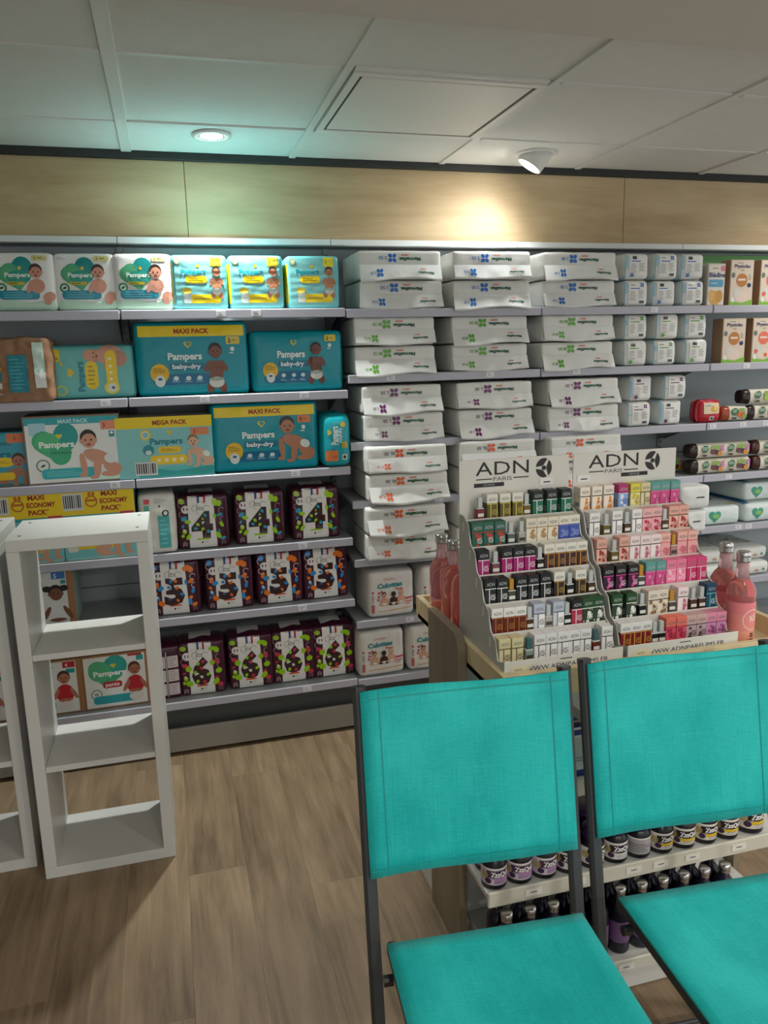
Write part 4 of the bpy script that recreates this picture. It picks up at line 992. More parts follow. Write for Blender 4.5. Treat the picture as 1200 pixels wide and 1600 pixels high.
def d_red():
    w, d, h = .118, .07, .098
    me, sf = softpack(w, d, h, '#b3202e', seed=95, r=.022, puff=.008, n=12)
    p = Print(w, h, sf); p.rect(.16, .40, .84, .88, '#e0cfae', 0, .006); p.lines(.22, .72, .6, .82, 2, '#8d93a6', 1, .5); p.ell(.62, .60, .2, .14, '#dba850', 1); p.ell(.66, .64, .1, .1, '#e8c878', 2); p.rect(.42, .12, .62, .28, '#ddd9d6', 1); p.rect(.46, .15, .58, .25, '#4a4446', 2)
    return [('wrapper', me), ('print', p.mesh('film'))]
D['red'] = d_red()
put('red', 'snack_pouch', 'small glossy red snack pouch next to the glass jars', 'snack pouch', px(1090, 1131, 635, 2.95), 2.945, LEV_B[2], .05)
def d_jar(fr, w=.135, n=1, glass='#2c211c'):
    """jar lying on its side in a printed paper sleeve"""
    r = .031; mb = MB(); vs = []
    m = 18; prof = [(-.034, .012), (-.034, .024), (-.030, .0285), (-.012, r), (w, r), (w+.004, r-.003), (w+.004, .01)]
    for x, q in prof:
        for k in range(m):
            a = 2*PI*k/m; c, s_ = math.cos(a), math.sin(a); e = (abs(c)**4+abs(s_)**4)**-.25
            vs.append((x-w/2+.01, q*c*min(e, 1.12), r*1.1+q*s_*min(e, 1.12)))
    fs = [[i*m+k, i*m+(k+1) % m, (i+1)*m+(k+1) % m, (i+1)*m+k] for i in range(len(prof)-1) for k in range(m)]+[list(range(m))]
    mb.add(vs, fs, glass, True); jar = mb.mesh('jar', 'plastic')
    sl = MB(); R = r+.0012; L = w-.006; svs = []
    for x in (0, L):
        for k in range(m):
            a = 2*PI*k/m; c, s_ = math.cos(a), math.sin(a); e = min((abs(c)**4+abs(s_)**4)**-.25, 1.12); svs.append((x-w/2+.014, R*c*e, r*1.1+R*s_*e))
    sl.add(svs, [[k, (k+1) % m, m+(k+1) % m, m+k] for k in range(m)], '#d9d5c4', True); slv = sl.mesh('sleeve', 'carton')
    p = Print(L, .050, lambda x, z, o: (x+.012, -R*1.09-o-.0006, r*1.1-.025+z), True)
    for i in range(n):
        u = (i+.0)/n; s = 1/n
        p.ell(u+.26*s, .70, .36, .30, '#1f6a44', 1); p.lines(u+.14*s, .56, u+.40*s, .88, 3, '#dfe6d8', 2, .35, i); p.lines(u+.12*s, .30, u+.42*s, .44, 2, '#5c4a44', 1, .4)
        p.ell(u+.58*s, .42, .30, .26, fr[0], 1); p.ell(u+.72*s, .34, .22, .22, fr[1], 1); p.ell(u+.82*s, .24, .24, .22, fr[2], 2); p.rect(u+.48*s, .62, u+.80*s, .98, '#8fae5a', 1); p.rect(u+.84*s, .42, u+.97*s, .98, fr[3], 2); p.ell(u+.24*s, .10, .26, .10, '#4a3d36', 1)
    return [('jar', jar), ('sleeve', slv, [('print', p.mesh('carton'))])]
DARKF = ('#6d3a44', '#3a3038', '#d98a2c', '#c986b4'); CAR = ('#d9692f', '#c9552a', '#7fa24a', '#cfc8b8'); GRN = ('#9fc04a', '#c9b95a', '#7fa848', '#b9cf6a'); PCH = ('#e0a07a', '#d98a5a', '#e8b890', '#dfc0a4')
J2 = d_jar(DARKF, .275, 2); JC = d_jar(CAR, .095, 1, '#a04828'); JG = d_jar(GRN, .15, 1); JP = d_jar(PCH, .15, 1, '#4a2a22')
def jar(dn, label, xl, Y, z): 
    thing(dn, 'baby_food_jar', label, 'jar', (xl, Y, z+.0012), 0, 'baby food jars in paper sleeves')
jar(J2, 'twin jar pack with dark fruit sleeve, lower of two beside the right display', px(1080, 1172, 730, 2.96), 2.985, LEV_B[3]); jar(J2, 'twin jar pack with dark fruit sleeve, upper of two beside the right display', px(1080, 1172, 705, 2.96)-.002, 2.985, LEV_B[3]+.0705)
jar(JP, 'jar pack with peach sleeve at the right edge, lower of two', px(1172, 1222, 730, 2.96)+.022, 2.985, LEV_B[3]); jar(JP, 'jar pack with peach sleeve at the right edge, upper of two', px(1172, 1222, 705, 2.96)+.018, 2.985, LEV_B[3]+.0705)
jar(J2, 'twin jar pack half hidden behind the right perfume sign', px(1015, 1068, 730, 3.05)-.05, 3.09, LEV_B[3])
jar(JC, 'short jar with carrot sleeve beside the red snack pouch', px(1131, 1164, 640, 2.96)+.004, 2.985, LEV_B[2]); jar(JG, 'jar with green sleeve at the right edge, lower of two', px(1166, 1212, 640, 2.96)+.022, 2.985, LEV_B[2]); jar(JG, 'jar with green sleeve at the right edge, upper of two', px(1160, 1206, 615, 2.96)+.020, 2.985, LEV_B[2]+.0705)
# wipes lying flat on the fifth shelf, flat packs below
def d_wipe(seed, w=.20, d=.30, h=.085, style=0):
    me, sf = softpack(w, d, h, '#d7e3e1' if style == 0 else '#dfe2de', mat='film', seed=seed, r=.018, puff=.008, n=14, top=.006, amp=.002)
    p = Print(w, h, sf); p.base = .0016
    t = Print(w, d, lambda x, z, o: (x, -d/2+z, h+.0075*max(0, 1-(2*x/w)**2)*max(0, 1-(2*z/d-1)**2)+o+.0012), False)
    if style == 0:
        p.heart(.32, .50, .36, '#3f9f88', 1, 1.0); p.ell(.34, .5, .2, .12, '#8fbf6a', 2); p.lines(.5, .2, .95, .4, 2, '#b9d3cf', 1, .3)
        t.rect(.03, .04, .16, .96, '#3f83b4', 1); t.ell(.5, .74, .16, .09, '#2d9a8c', 1); t.ell(.55, .45, .14, .07, '#3fa67c', 1); t.rect(.2, .12, .9, .26, '#e3e9e6', 1); t.ell(.85, .62, .05, .03, '#d9a83a', 1); t.lines(.2, .82, .9, .95, 3, '#7fb0bc', 1, .3); t.poly([(.8, .1), (.97, .1), (.97, .3)], '#e3cf5a', 1)
    else:
        for a, b in ((.2, .3), (.7, .25), (.5, .6), (.85, .75), (.15, .8)): t.ell(a, b, .03, .02, '#9c3038', 1, a*3)
        t.ell(.35, .5, .05, .03, '#4f8a78', 1); t.ell(.6, .42, .05, .03, '#c9a184', 1); p.ell(.3, .6, .14, .10, '#a8323c', 1); p.ell(.6, .35, .2, .12, '#c9a184', 1); p.ell(.8, .4, .12, .1, '#5f8f80', 1)
    return [('wrapper', me), ('print', p.mesh('film')), ('top_print', t.mesh('film'))]
W0 = d_wipe(101); W1 = d_wipe(102, .19, .27, .06, 1); W2 = d_wipe(103, .19, .27, .06, 1)
for k, (x, j) in enumerate([(2.385, 0), (2.605, 0), (2.615, 1)]):
    thing(W0, 'wipes_pack', ['pale wipes pack lying flat on the fifth shelf beside the plain white packs', 'pale wipes pack lying flat at the right edge, lower of two', 'pale wipes pack lying flat at the right edge, upper of two'][k], 'wipes pack', (x, 3.105+.03*j, LEV_B[4]+.0012+j*.094), (-.02, .03, .05)[k], 'wipes packs')
for k, (x, j) in enumerate([(2.36, 0), (2.36, 1), (2.575, 0), (2.575, 1)]):
    thing((W1, W2)[k % 2], 'wipes_pack', 'flat white pack with red motif on the sixth shelf, %s stack, %s' % (('left', 'right')[k//2], ('lower', 'upper')[j]), 'wipes pack', (x, 3.095+.02*j, LEV_B[5]+.0012+j*.069), .03*(k-1.5), 'flat packs with red motif')
def dr_green(p):
    p.rect(.02, .70, .98, .98, '#4fa03a', 1); p.rect(.02, .02, .98, .68, '#a9cfdc', 1); p.ell(.4, .35, .2, .2, '#e0e6e4', 2); p.ell(.6, .3, .14, .12, '#4f8fb4', 3); p.lines(.1, .1, .9, .2, 2, '#6f9fb0', 3)
D['green'] = box_def(.20, .16, .15, '#cfe0da', {'top': '#5aa83c'}, dr_green)
put('green', 'baby_food_box', 'green topped pale blue box on the lowest shelf, behind the pink bottles', 'food box', 2.50, 2.95, LEV_B[6])
# ------------------------------------------------------------------ perfume counter displays on the island
TZ = .8012
def adn_display(x0, x1, label, word):
    W = x1-x0; cx = (x0+x1)/2; card = '#d2d0c8'; y0 = 1.462
    e = obj('perfume_display', None, None, (cx, 0, TZ)); tag(e, label, 'display', 'stepped perfume displays')
    for s in (-1, 1):
        a = s*W/2; b = a-s*.003
        pts = [(y0, 0), (1.724, 0), (1.724, .342), (1.702, .342)]
        for k in range(5, -1, -1): pts += [(1.492+.04*k+.004, .086+.057*k-.03), (1.492+.04*k-.022, .072+.057*k-.03)]
        pts = pts[:-1]+[(y0, .066)]
        n = len(pts); vs = [(min(a, b), y, z) for y, z in pts]+[(max(a, b), y, z) for y, z in pts]
        sp = obj('side_wall', MB().add(vs, [list(range(n)), list(range(2*n-1, n-1, -1))]+[[(k+1) % n, k, k+n, (k+1) % n+n] for k in range(n)], '#b9b8b2').mesh('side wall', 'carton'), e)
        for k in range(6):
            c = a+s*.0012; obj('tab', MB().box(min(a+s*.0002, c), max(a+s*.0002, c), 1.494+.04*k, 1.500+.04*k, .020+.057*k, .042+.057*k, '#dedcd4', .0004).mesh('tab', 'carton'), sp)
    for k in range(6):
        y = 1.490+.04*k; z = .044+.057*k
        t = obj('tier', MB().box(-W/2+.0035, W/2-.0035, y+.001, y+.041, z-.003, z, '#c9c7bf', .0005).mesh('tier', 'carton'), e)
        if k: obj('riser', MB().box(-W/2+.0035, W/2-.0035, y-.002, y+.0005, z-.055, z+.006, card, .0005).mesh('riser', 'carton'), t)
    me = MB().box(-W/2, W/2, 1.7255, 1.729, 0.0, .470, card, .0006).mesh('sign board', 'carton')
    sg = obj('sign_board', me, e)
    H = .13; p = Print(W, H, lambda x, z, o: (x, 1.7255-o, .338+z), True); p.base = .0004; p.step = .0002
    K = '#1b1c1e'; u = 0 if word == 'HOMME' else .0
    p.text('ADN', .385, .845, .25, K, 0, 0.0, width=.48)
    p.rect(.15, .635, .29, .655, K); p.rect(.485, .635, .625, .655, K); p.text('PARIS', .387, .642, .075, '#55565a', 0, 0, width=.17)
    for k in range(3):
        a = PI/2+.5+k*2*PI/3; lens = []
        for j in range(9): t = j/8; r1 = .165; b_ = a-.95+1.9*t; lens.append((r1*math.cos(b_), r1*1.12*math.sin(b_)))
        lens += [(.055*math.cos(a+.35), .055*math.sin(a+.35)), (.055*math.cos(a-.35), .055*math.sin(a-.35))]
        p.shape([(p.X(.765)+q[0]*H, .79*H+q[1]*H) for q in lens], K)
    p.ell(.765, .79, .045, .045, K, 1)
    if word == 'HOMME': p.rect(.13, .50, .40, .575, K); p.text(word, .265, .537, .04, '#9f9fa2', 1, .0, width=.10)
    else: p.rect(.46, .515, .72, .59, K); p.text(word, .59, .552, .04, '#9f9fa2', 1, .0, width=.10)
    obj('print', p.mesh('carton'), sg)
    q = MB().box(-.018, .018, 1.7242, 1.7249, 0, .018, '#dfdedb', .0002); q.box(-.008, .010, 1.7238, 1.7241, .006, .009, '#3c3c3e', .0001)
    o = obj('price_sticker', q.mesh('sticker', 'carton'), sg, (W*(.29 if word == 'HOMME' else -.40), 0, .398))
    fs = obj('front_strip', MB().box(-W/2, W/2, y0-.003, y0, 0, .067, '#dad8d0', .0006).mesh('front strip', 'carton'), e)
    p = Print(W, .067, lambda x, z, o: (x, y0-.003-o, z), True); p.base = .0004; p.step = .0002
    p.text('WWW.ADNPARFUMS.FR', .52, .68, .16, '#3a3d4c', 0, 0, width=.70); p.rect(.46, .87, .56, .90, '#3a3c3e'); p.rect(.05, .55, .21, .85, '#ddd7bd'); p.lines(.08, .62, .18, .78, 1, '#bdb48e', 1)
    obj('print', p.mesh('carton'), fs)
    rebase(e, (0, 1.6, 0))
    return e
adn_display(.6525, .9405, 'pale cardboard perfume display with stepped tiers, nearer the white soft packs', 'HOMME')
adn_display(.9525, 1.2445, 'pale cardboard perfume display with stepped tiers, beside the two large pink bottles', 'FEMME')

PK = {  # body, lid, stripe, lettering, description
 'gold': ('#5f5220', '#e2e0d2', '#c9b84a', '#cbb95a', 'gold-brown perfume box with white lid'), 'green': ('#0f6b50', '#1c2421', '#e8ece8', '#e8ece8', 'green perfume box with black lid'),
 'dkg': ('#1e5a48', '#2c6352', '#c0392f', '#dfe8df', 'dark green perfume box with red print'), 'cream': ('#e2dcc8', '#dcd6c2', '#b08a5a', '#b09a74', 'cream perfume box'),
 'blue': ('#3f55a8', '#e0dccb', '#6f80c0', '#9fb0dc', 'blue perfume box with cream lid'), 'mag': ('#a01a6a', '#191a1c', '#f0dfe8', '#f0dfe8', 'magenta perfume box with black lid'),
 'plum': ('#3a2028', '#e2dfd2', '#c08a3a', '#b98a4a', 'plum perfume box with white lid'), 'black': ('#1c1f22', '#17191b', '#e8e8e6', '#e8e8e6', 'black perfume box with white stripe'),
 'brown': ('#2f2618', '#e2dfd2', '#b08a4a', '#b89a5a', 'dark brown perfume box with white lid'), 'redb': ('#5f2218', '#e6e4de', '#a8642c', '#b97a3c', 'red-brown perfume box with white lid'),
 'lav': ('#cdd0da', '#b4bccb', '#4a4f5c', '#2c2e36', 'pale lavender perfume box'), 'red': ('#a8324a', '#1c1a1c', '#f0e0e2', '#f0e0e2', 'red perfume box with black lid'),
 'holly': ('#2f4030', '#1f4a24', '#e8e8e0', '#dfe4da', 'dark green perfume box with white speckles'), 'sand': ('#d9cfa4', '#d6cc9e', '#3c3a30', '#2c2a24', 'sand yellow perfume box'),
 'white': ('#e8e8e6', '#e4e4e2', '#2c2e30', '#202224', 'white perfume box with black stripe'), 'orange': ('#efe2cf', '#ece2d2', '#d9862c', '#c9742a', 'cream perfume box with orange flowers'),
 'magblue': ('#8aa8dc', '#b02c6e', '#dfe6f4', '#40508c', 'light blue perfume box with magenta lid'), 'yellow': ('#e6dfa0', '#d9d04a', '#c9b94a', '#8f8a4a', 'yellow perfume box'),
 'pinkteal': ('#c94a86', '#5a9a94', '#e88ab0', '#7a1a50', 'pink perfume box with teal lid'), 'pinkred': ('#e8a8b0', '#e6b0ae', '#b8283c', '#8a1c30', 'pink perfume box with red flowers'),
 'peach': ('#e6b8a4', '#dfa898', '#a03038', '#8a2830', 'peach perfume box with red print'), 'pink': ('#e8a8a8', '#e8b4a8', '#d07a86', '#b85a6c', 'soft pink perfume box'),
 'pink2': ('#ef86a8', '#e87a9c', '#f6c8d4', '#fbe4ea', 'rose pink perfume box'), 'hot': ('#c92c66', '#d6487c', '#f4d8e2', '#f6e0e8', 'hot pink perfume box'),
 'bmag': ('#3a1430', '#18181a', '#d64a96', '#e8c8dc', 'black perfume box with magenta glow'), 'floral': ('#e2d9c6', '#dad2c0', '#8a6a4a', '#6a5238', 'cream perfume box with brown flowers'),
 'wpink': ('#efe4e2', '#ecdcda', '#c86a80', '#b04a64', 'white perfume box with pink flowers'), 'tealb': ('#15506a', '#1d4a66', '#6fc4c4', '#cfe8ea', 'petrol blue perfume box'),
 'dred': ('#7a1620', '#e6e4e0', '#c9a04a', '#c9a04a', 'dark red perfume box with white lid'), 'coral': ('#d9566a', '#e4725f', '#a82c4c', '#8a1c3c', 'coral perfume box'),
 'gpink': ('#b9a2a4', '#c9a8a4', '#4a4048', '#352c34', 'grey-pink perfume box'), 'mauve': ('#c98ab0', '#dc8aa4', '#a04a86', '#6a2a5a', 'mauve perfume box')}
_bx = {}
def perfume_box(k):
    if k in _bx: return _bx[k]
    b, l, s, t, _ = PK[k]; w, d, h = .0268, .028, .0600
    body = MB().box(-w/2, w/2, -d/2, d/2, 0, h*.635, b, .0006).mesh('box body', 'carton')
    lid = MB().box(-w/2-.0005, w/2+.0005, -d/2-.0005, d/2+.0005, h*.64, h, l, .0008).mesh('lid', 'carton')
    p = Print(w, h, lambda x, z, o: (x, -d/2-o, z), True); p.base = .0003; p.step = .00015
    lightlid = sum(lin(l)[:3]) > .9
    p.rect(0, .60, 1, .632, s if not lightlid else ('#2b2b2d' if k in ('white', 'wpink', 'peach', 'pinkred', 'orange', 'floral') else s), 1)
    if k in ('white', 'lav', 'sand', 'black', 'mag', 'green', 'red', 'hot', 'tealb'):
        p.rect(.36, .02, .43, .60, s, 1)
        if k in ('white', 'lav'): p.rect(.40, .02, 1, .58, '#f0f0ee', 0)
    elif k in ('gold', 'plum', 'brown', 'redb', 'dred'): p.rect(.30, .02, .40, .60, s, 1); p.rect(.93, .02, 1.0, .60, s, 1)
    else:
        rg = random.Random(k)
        for i in range(5): p.ell(.25+.5*rg.random(), .08+.45*rg.random(), .05+.04*rg.random(), .05+.03*rg.random(), s, 1, rg.random()*3, 8)
    if k == 'holly':
        rg = random.Random(2)
        for i in range(12): p.ell(.08+.84*rg.random(), .08+.5*rg.random(), .022, .022, s, 2, 0, 6)
    p.text('ADN', .70, .28, .22, t, 3, .0, width=.66*.75, rot=PI/2)
    q = Print(w, h, lambda x, z, o: (x, -d/2-.0005-o, z), True); q.base = .0003
    q.text('ADN', .5, .80, .13, '#8f8f8c' if lightlid else '#b9babc', 1, .0, width=.7)
    sd = MB().box(-w/2-.0006, -w/2-.0002, -d*.3, d*.32, h*.10, h*.36, '#8f9092', .0001).mesh('side label', 'carton')
    _bx[k] = [('box_body', body, [('print', p.mesh('carton')), ('side_label', sd)]), ('lid', lid, [('print', q.mesh('carton'))])]
    return _bx[k]
_bt = {}
def tester(liq, cap):
    if (liq, cap) in _bt: return _bt[(liq, cap)]
    w = .0185; d = .016
    b = MB().box(-w/2, w/2, -d/2, d/2, 0, .026, liq, .0015, {'top': '#b9bcbb'})
    b.box(-w/2, w/2, -d/2, d/2, .0262, .0285, '#cdd0cf', .0008)
    c = MB().box(-.0055, .0055, -.0055, .0055, .0287, .0545, cap, .001)
    g = MB().box(-.0075, .0075, -d/2-.0006, -d/2-.0002, .008, .016, '#d9d8d2' if sum(lin(liq)[:3]) < .6 else '#3c3c3c', .0001)
    _bt[(liq, cap)] = [('flask', b.mesh('flask', 'plastic'), [('label', g.mesh('label', 'carton'))]), ('cap', c.mesh('cap', 'plastic'))]
    return _bt[(liq, cap)]
CL, GO = '#b9bfbe', '#b98a2c'
BT = {'b_red': ('#7a1c20', CL, 'red tester flask with clear cap'), 'b_amb': ('#6a5a1c', CL, 'amber tester flask with clear cap'), 'b_grn': ('#4f5c56', CL, 'grey-green tester flask with clear cap'), 'b_clr': ('#a9a89a', CL, 'pale tester flask with clear cap'),
      'b_pnk': ('#7a4a52', CL, 'dusky pink tester flask with clear cap'), 'b_blk': ('#1c1d1f', CL, 'black tester flask with clear cap'), 'b_gld': ('#4a4a44', GO, 'tester flask with gold cap'), 'b_brn': ('#4a3420', CL, 'brown tester flask with clear cap'),
      'b_gpk': ('#a8847c', GO, 'pinkish tester flask with gold cap'), 'b_tea': ('#8a9a90', '#3f6a6c', 'pale tester flask with teal cap'), 'b_rbr': ('#6a2c1c', '#4a6a6a', 'rust tester flask with grey cap')}
ROWS_L = [
 [('b_red', 745, 758, 1), ('gold', 760, 819, 3), ('b_amb', 819, 830, 1), ('green', 830, 896, 3)],
 [('dkg', 736, 791, 3), ('b_grn', 793, 807, 1), ('b_clr', 810, 825, 1), ('cream', 826, 878, 3), ('blue', 879, 908, 2)],
 [('mag', 743, 767, 1), ('b_pnk', 769, 783, 1), ('mag', 784, 838, 3), ('b_blk', 840, 851, 1), ('plum', 853, 917, 4)],
 [('black', 752, 788, 2), ('b_gld', 789, 801, 1), ('black', 804, 864, 3), ('brown', 866, 884, 1), ('b_blk', 886, 898, 1), ('brown', 899, 917, 1), ('b_brn', 918, 932, 1)],
 [('redb', 764, 809, 3), ('b_brn', 811, 823, 1), ('lav', 825, 844, 1), ('b_clr', 846, 858, 1), ('lav', 860, 879, 1), ('b_blk', 881, 893, 1), ('red', 895, 914, 1), ('holly', 915, 947, 2)],
 [('sand', 777, 820, 2), ('b_tea', 822, 835, 1), ('white', 836, 924, 5), ('b_rbr', 926, 940, 1), ('white', 941, 958, 1)]]
ROWS_R = [
 [('orange', 904, 962, 3), ('magblue', 963, 987, 1), ('yellow', 988, 1004, 1), ('sand', 1006, 1024, 1), ('pinkteal', 1026, 1072, 3)],
 [('white', 917, 942, 1), ('b_amb', 943, 955, 1), ('white', 957, 974, 1), ('b_brn', 975, 987, 1), ('white', 988, 1005, 1), ('pinkred', 1006, 1036, 2), ('b_brn', 1037, 1049, 1), ('peach', 1050, 1084, 2)],
 [('peach', 929, 953, 1), ('b_amb', 955, 968, 1), ('peach', 969, 987, 1), ('wpink', 988, 1036, 3), ('pink', 1037, 1051, 1), ('b_gpk', 1053, 1066, 1), ('pink', 1068, 1100, 2)],
 [('bmag', 941, 1001, 3), ('b_gld', 1002, 1014, 1), ('pinkteal', 1016, 1049, 2), ('pink2', 1050, 1081, 2), ('hot', 1082, 1114, 2)],
 [('holly', 955, 998, 2), ('b_blk', 999, 1011, 1), ('floral', 1013, 1045, 2), ('b_gld', 1046, 1057, 1), ('wpink', 1058, 1077, 1), ('b_brn', 1079, 1091, 1), ('b_brn', 1093, 1105, 1), ('tealb', 1107, 1128, 1)],
 [('dred', 967, 1015, 3), ('b_blk', 1017, 1030, 1), ('b_blk', 1031, 1044, 1), ('coral', 1046, 1081, 2), ('gpink', 1083, 1112, 2), ('mauve', 1113, 1147, 2)]]
TN = ['top tier', 'second tier', 'third tier', 'fourth tier', 'fifth tier', 'lowest tier']
PYL = [800, 845, 885, 925, 970, 1015]
for side_, rows, dx0, dx1 in (('left', ROWS_L, .6565, .9365), ('right', ROWS_R, .9565, 1.2405)):
    for ti, row in enumerate(rows):
        k = 5-ti; yf = 1.4945+.04*k; z = TZ+.044+.057*k; items = []
        for key, a, b, n in row:
            xa = hit(a, PYL[ti]-(a-745)*.08*(1 if side_ == 'left' else .9), yf).x; xb = hit(b, PYL[ti]-(b-745)*.08, yf).x
            for i in range(n): items.append((key, xa+(xb-xa)*(i+.5)/n))
        # keep neighbours apart and inside the side walls
        wd_ = [(.0285 if q[0][0:2] != 'b_' else .0195) for q in items]; xs = [q[1] for q in items]
        need = sum(wd_); room = dx1-dx0
        if need > room: f = room/need; wd_ = [w*f for w in wd_]
        for it in range(200):
            for i in range(len(xs)):
                lo = dx0+wd_[i]/2; hi = dx1-wd_[i]/2
                xs[i] = max(lo, min(hi, xs[i]))
                if i and xs[i]-xs[i-1] < (wd_[i]+wd_[i-1])/2:
                    m = (xs[i]+xs[i-1])/2; hh = (wd_[i]+wd_[i-1])/4; xs[i-1] = m-hh; xs[i] = m+hh
        for i, (key, _) in enumerate(items):
            rg = random.Random(ti*31+i*7+(side_ == 'right')); jit = rg.uniform(-.0012, .0012)
            tail = ', %s item on the %s, %s display' % (ORD[i], TN[ti], side_)
            if key.startswith('b_'):
                l, c, dsc = BT[key]; thing(tester(l, c), 'perfume_tester', dsc+tail, 'perfume bottle', (xs[i], yf+.010, z+.0006), rg.uniform(-.08, .08), 'perfume testers on the displays')
            else:
                thing(perfume_box(key), 'perfume_box', PK[key][4]+tail, 'perfume box', (xs[i], yf+.0165+jit, z+.0006), rg.uniform(-.02, .02), 'perfume boxes on the displays')

# ------------------------------------------------------------------ large pink bottles
def pink_bottle(label_on):
    R = .0335; n = 24; parts = []
    body = MB().lathe([(.028, .0), (R, .004), (R, .146), (R-.002, .155), (.026, .166), (.0185, .175), (.0162, .179)], n, '#e0656a')
    neck = MB().lathe([(.0162, .1792), (.0148, .20), (.0138, .220)], n, '#e9b9bd')
    cap = MB().lathe([(.0160, .219), (.0166, .222), (.0158, .225), (.0166, .2275), (.0158, .230), (.0166, .2325), (.0166, .240), (.015, .243), (.006, .2435)], n, '#c9c9c9')
    parts += [('bottle', body.mesh('bottle', 'rose')), ('neck', neck.mesh('neck', 'rose_neck')), ('cap', cap.mesh('cap', 'chrome'))]
    if label_on:
        q = MB(); r = R+.0006; a0, a1 = -2.6, 2.6
        q.lathe([(r, .012, '#ec9f86'), (r, .055, '#e98f86'), (r, .095, '#e5858c'), (r, .125, '#e5858c')], 28, '#e58a88', a0=a0, a1=a1, cap=False)
        p = Print(2*PI*R, .125, lambda x, z, o: ((r+o)*math.sin(x/r), -(r+o)*math.cos(x/r), z), False); p.base = .0003; p.step = .0001
        p.ring(.50, .66, .20, .018, '#f4d3cd', 1); p.text('ALE', .50, .70, .12, '#f6e2dc', 1, .02, width=.10, rot=.15)
        p.text('DE', .50, .36, .085, '#3c2a2e', 1, .03, width=.05); p.text('UTE', .49, .24, .085, '#3c2a2e', 1, .03, width=.075); p.lines(.42, .14, .58, .18, 1, '#4a3438', 1)
        parts.append(('label', q.mesh('label', 'carton', False), [('print', p.mesh('carton'))]))
    return parts
M['rose_neck'] = material('clear rose glass neck', '#efc9cc', rough=.05, trans=.6, ior=1.3, var=0)
PB = pink_bottle(True); PB2 = pink_bottle(False)
thing(PB, 'drink_bottle', 'pink glass bottle with silver cap, nearest at the right of the perfume displays', 'bottle', (1.290, 1.512, TZ), .25, 'large pink bottles')
thing(PB, 'drink_bottle', 'pink glass bottle with silver cap, just behind the nearest one at the right', 'bottle', (1.312, 1.600, TZ), .1, 'large pink bottles')
thing(PB2, 'drink_bottle', 'pink glass bottle behind the left display, leftmost of three', 'bottle', (.684, 1.945, TZ), 0, 'large pink bottles')
thing(PB2, 'drink_bottle', 'pink glass bottle behind the left display, middle and nearest of three', 'bottle', (.689, 1.868, TZ), 0, 'large pink bottles')
thing(PB2, 'drink_bottle', 'pink glass bottle behind the left display, almost hidden by its side wall', 'bottle', (.690, 1.796, TZ), 0, 'large pink bottles')

# ------------------------------------------------------------------ jars, boxes and bottles on the lower shelves
def gummy(style, s=1.0, cap='#3a1f56'):
    R = .0262*s; n = 22
    jar_ = MB().lathe([(R*.85, 0), (R, .003*s), (R, .050*s), (R*.96, .055*s), (R*.78, .061*s), (R*.74, .063*s)], n, '#17141c')
    c = MB().lathe([(R*.80, .0635*s), (R*.82, .066*s), (R*.82, .084*s), (R*.76, .0875*s), (R*.3, .088*s)], n, cap)
    r = R+.0005; a = 2.1
    lc = {'lilac': '#cbbccb', 'white': '#d6d4d2', 'yellow': '#d4cfc2', 'back': '#a9a6a8'}[style]
    q = MB().lathe([(r, .012*s, lc), (r, .046*s, '#e6e4e0'), (r+.0003, .0495*s, '#e6e4e0')], 22, lc, a0=-a, a1=a, cap=False)
    p = Print(2*PI*R, .05*s, lambda x, z, o: ((r+o)*math.sin(x/r), -(r+o)*math.cos(x/r), z), False); p.base = .0003; p.step = .0001
    if style != 'back':
        p.rect(.36, .52, .72, .88, '#241c28' if style != 'lilac' else '#4a3450', 0); p.text('ZzzQuil', .54, .72, .20, '#f2f0ee', 2, .04, width=.25)
        if style == 'yellow': p.rect(.42, .40, .74, .54, '#d9b62c', 1)
        if style == 'lilac': p.rect(.46, .30, .74, .62, '#b08ab4', 1)
        p.ell(.33, .66, .16, .16, '#b3a06a', 1); p.ell(.38, .42, .14, .12, '#3c2a46', 2); p.lines(.46, .28, .68, .44, 2, '#77727a', 2, .3)
    else: p.lines(.30, .30, .68, .75, 6, '#5c595e', 1, .35)
    return [('jar', jar_.mesh('jar', 'plastic')), ('lid', c.mesh('lid', 'plastic')), ('label', q.mesh('label', 'carton', False), [('print', p.mesh('carton'))])]
GJ = {k: gummy(k, 1.15) for k in ('lilac', 'white', 'yellow', 'back')}; GBIG = gummy('yellow', 1.38)
sty = ['lilac', 'lilac', 'lilac', 'white', 'white', 'white', 'back', 'yellow', 'yellow', 'yellow', 'yellow']
SN = {'lilac': 'lilac', 'white': 'white', 'yellow': 'yellow banded', 'back': 'grey'}
for i in range(11):
    thing(GJ[sty[i]], 'supplement_jar', 'dark jar with purple lid and %s label, %s from left in the front row' % (SN[sty[i]], ORD[i]), 'jar', (.653+.0638*i, 1.513, .2985), random.uniform(-.3, .3), 'supplement jars')
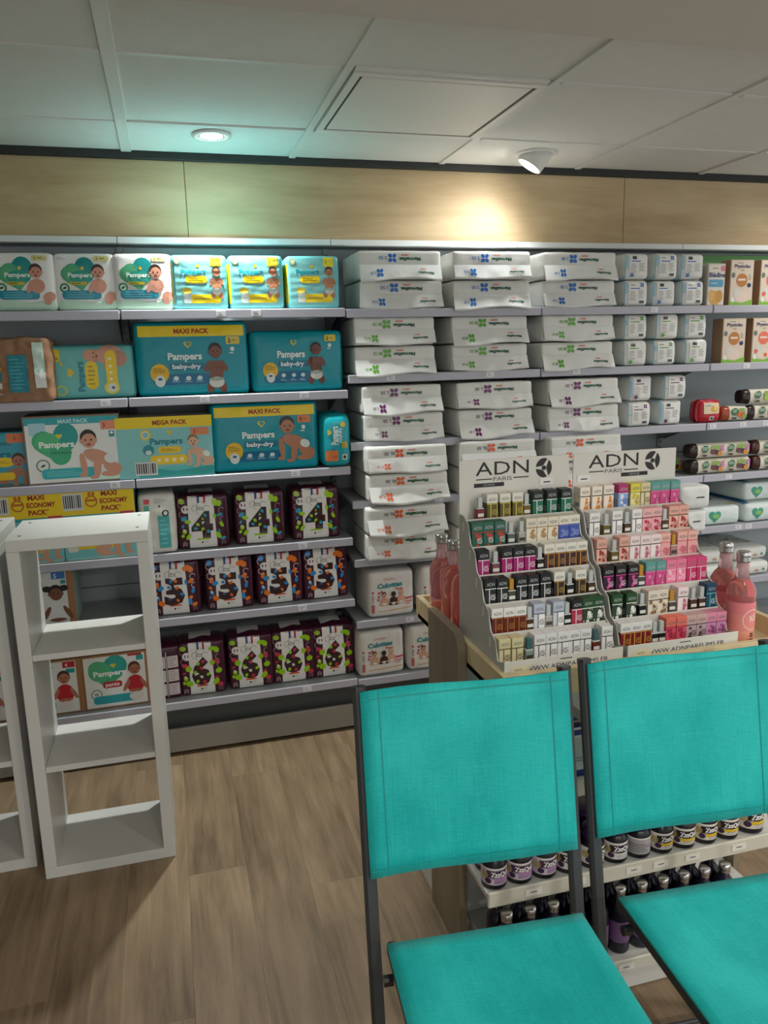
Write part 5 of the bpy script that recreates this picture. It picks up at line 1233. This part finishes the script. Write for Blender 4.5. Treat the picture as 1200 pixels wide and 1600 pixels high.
thing(GBIG, 'supplement_jar', 'larger dark jar with yellow banded label at the right end of the row', 'jar', (1.366, 1.520, .2985), 0, 'supplement jars')
for i in range(12):
    thing(GJ['white'], 'supplement_jar', 'dark jar with purple lid, %s from left in the second row' % ORD[i], 'jar', (.663+.0645*i, 1.582, .2985), random.uniform(-.3, .3), 'supplement jars')
def syrup():
    R = .0262
    b = MB().lathe([(R*.9, 0), (R, .003), (R, .105), (R*.93, .118), (R*.55, .131), (R*.46, .135), (R*.46, .142)], 20, '#15142a')
    c = MB().lathe([(R*.52, .1425), (R*.54, .145), (R*.50, .148), (R*.54, .151), (R*.54, .163), (R*.46, .165), (R*.1, .1652)], 20, '#bdbcb4')
    q = MB().lathe([(R+.0005, .03, '#7a5a86'), (R+.0005, .085, '#7a5a86')], 20, '#4a3a66', a0=-1.6, a1=1.6, cap=False)
    return [('bottle', b.mesh('bottle', 'plastic')), ('cap', c.mesh('cap', 'chrome')), ('label', q.mesh('label', 'carton', False))]
SY = syrup()
for i in range(11):
    thing(SY, 'syrup_bottle', 'dark syrup bottle with silver cap, %s from left, front row of lowest shelf' % ORD[i], 'bottle', (.664+.0590*i, 1.462, .0912), random.uniform(-.4, .4), 'syrup bottles')
for i in range(11):
    thing(SY, 'syrup_bottle', 'dark syrup bottle with silver cap, %s from left, back row of lowest shelf' % ORD[i], 'bottle', (.663+.0590*i, 1.515, .0912), random.uniform(-.4, .4), 'syrup bottles')
def dr_med(p):
    p.rect(0, .0, 1, .16, '#1f3f86', 1); p.lines(.28, .36, .62, .50, 2, '#8f98a8', 1, .4)
D['med'] = box_def(.115, .034, .102, '#cfd3d2', {'top': '#c3c8ca'}, dr_med)
tm = MB().add([(-.030, -.013, .1024), (.028, -.013, .1024), (.022, .010, .1024), (-.044, .010, .1024)], [[0, 1, 2, 3]], '#1f3a80').mesh('top print', 'carton', False)
D['med'].append(('top_print', tm))
for k in range(5):
    thing(D['med'], 'medicine_box', 'white medicine box with blue bands between the chairs, %s from the front' % ORD[k], 'medicine box', (.868, 1.512+.0345*k, .5455), 0, 'white medicine boxes')
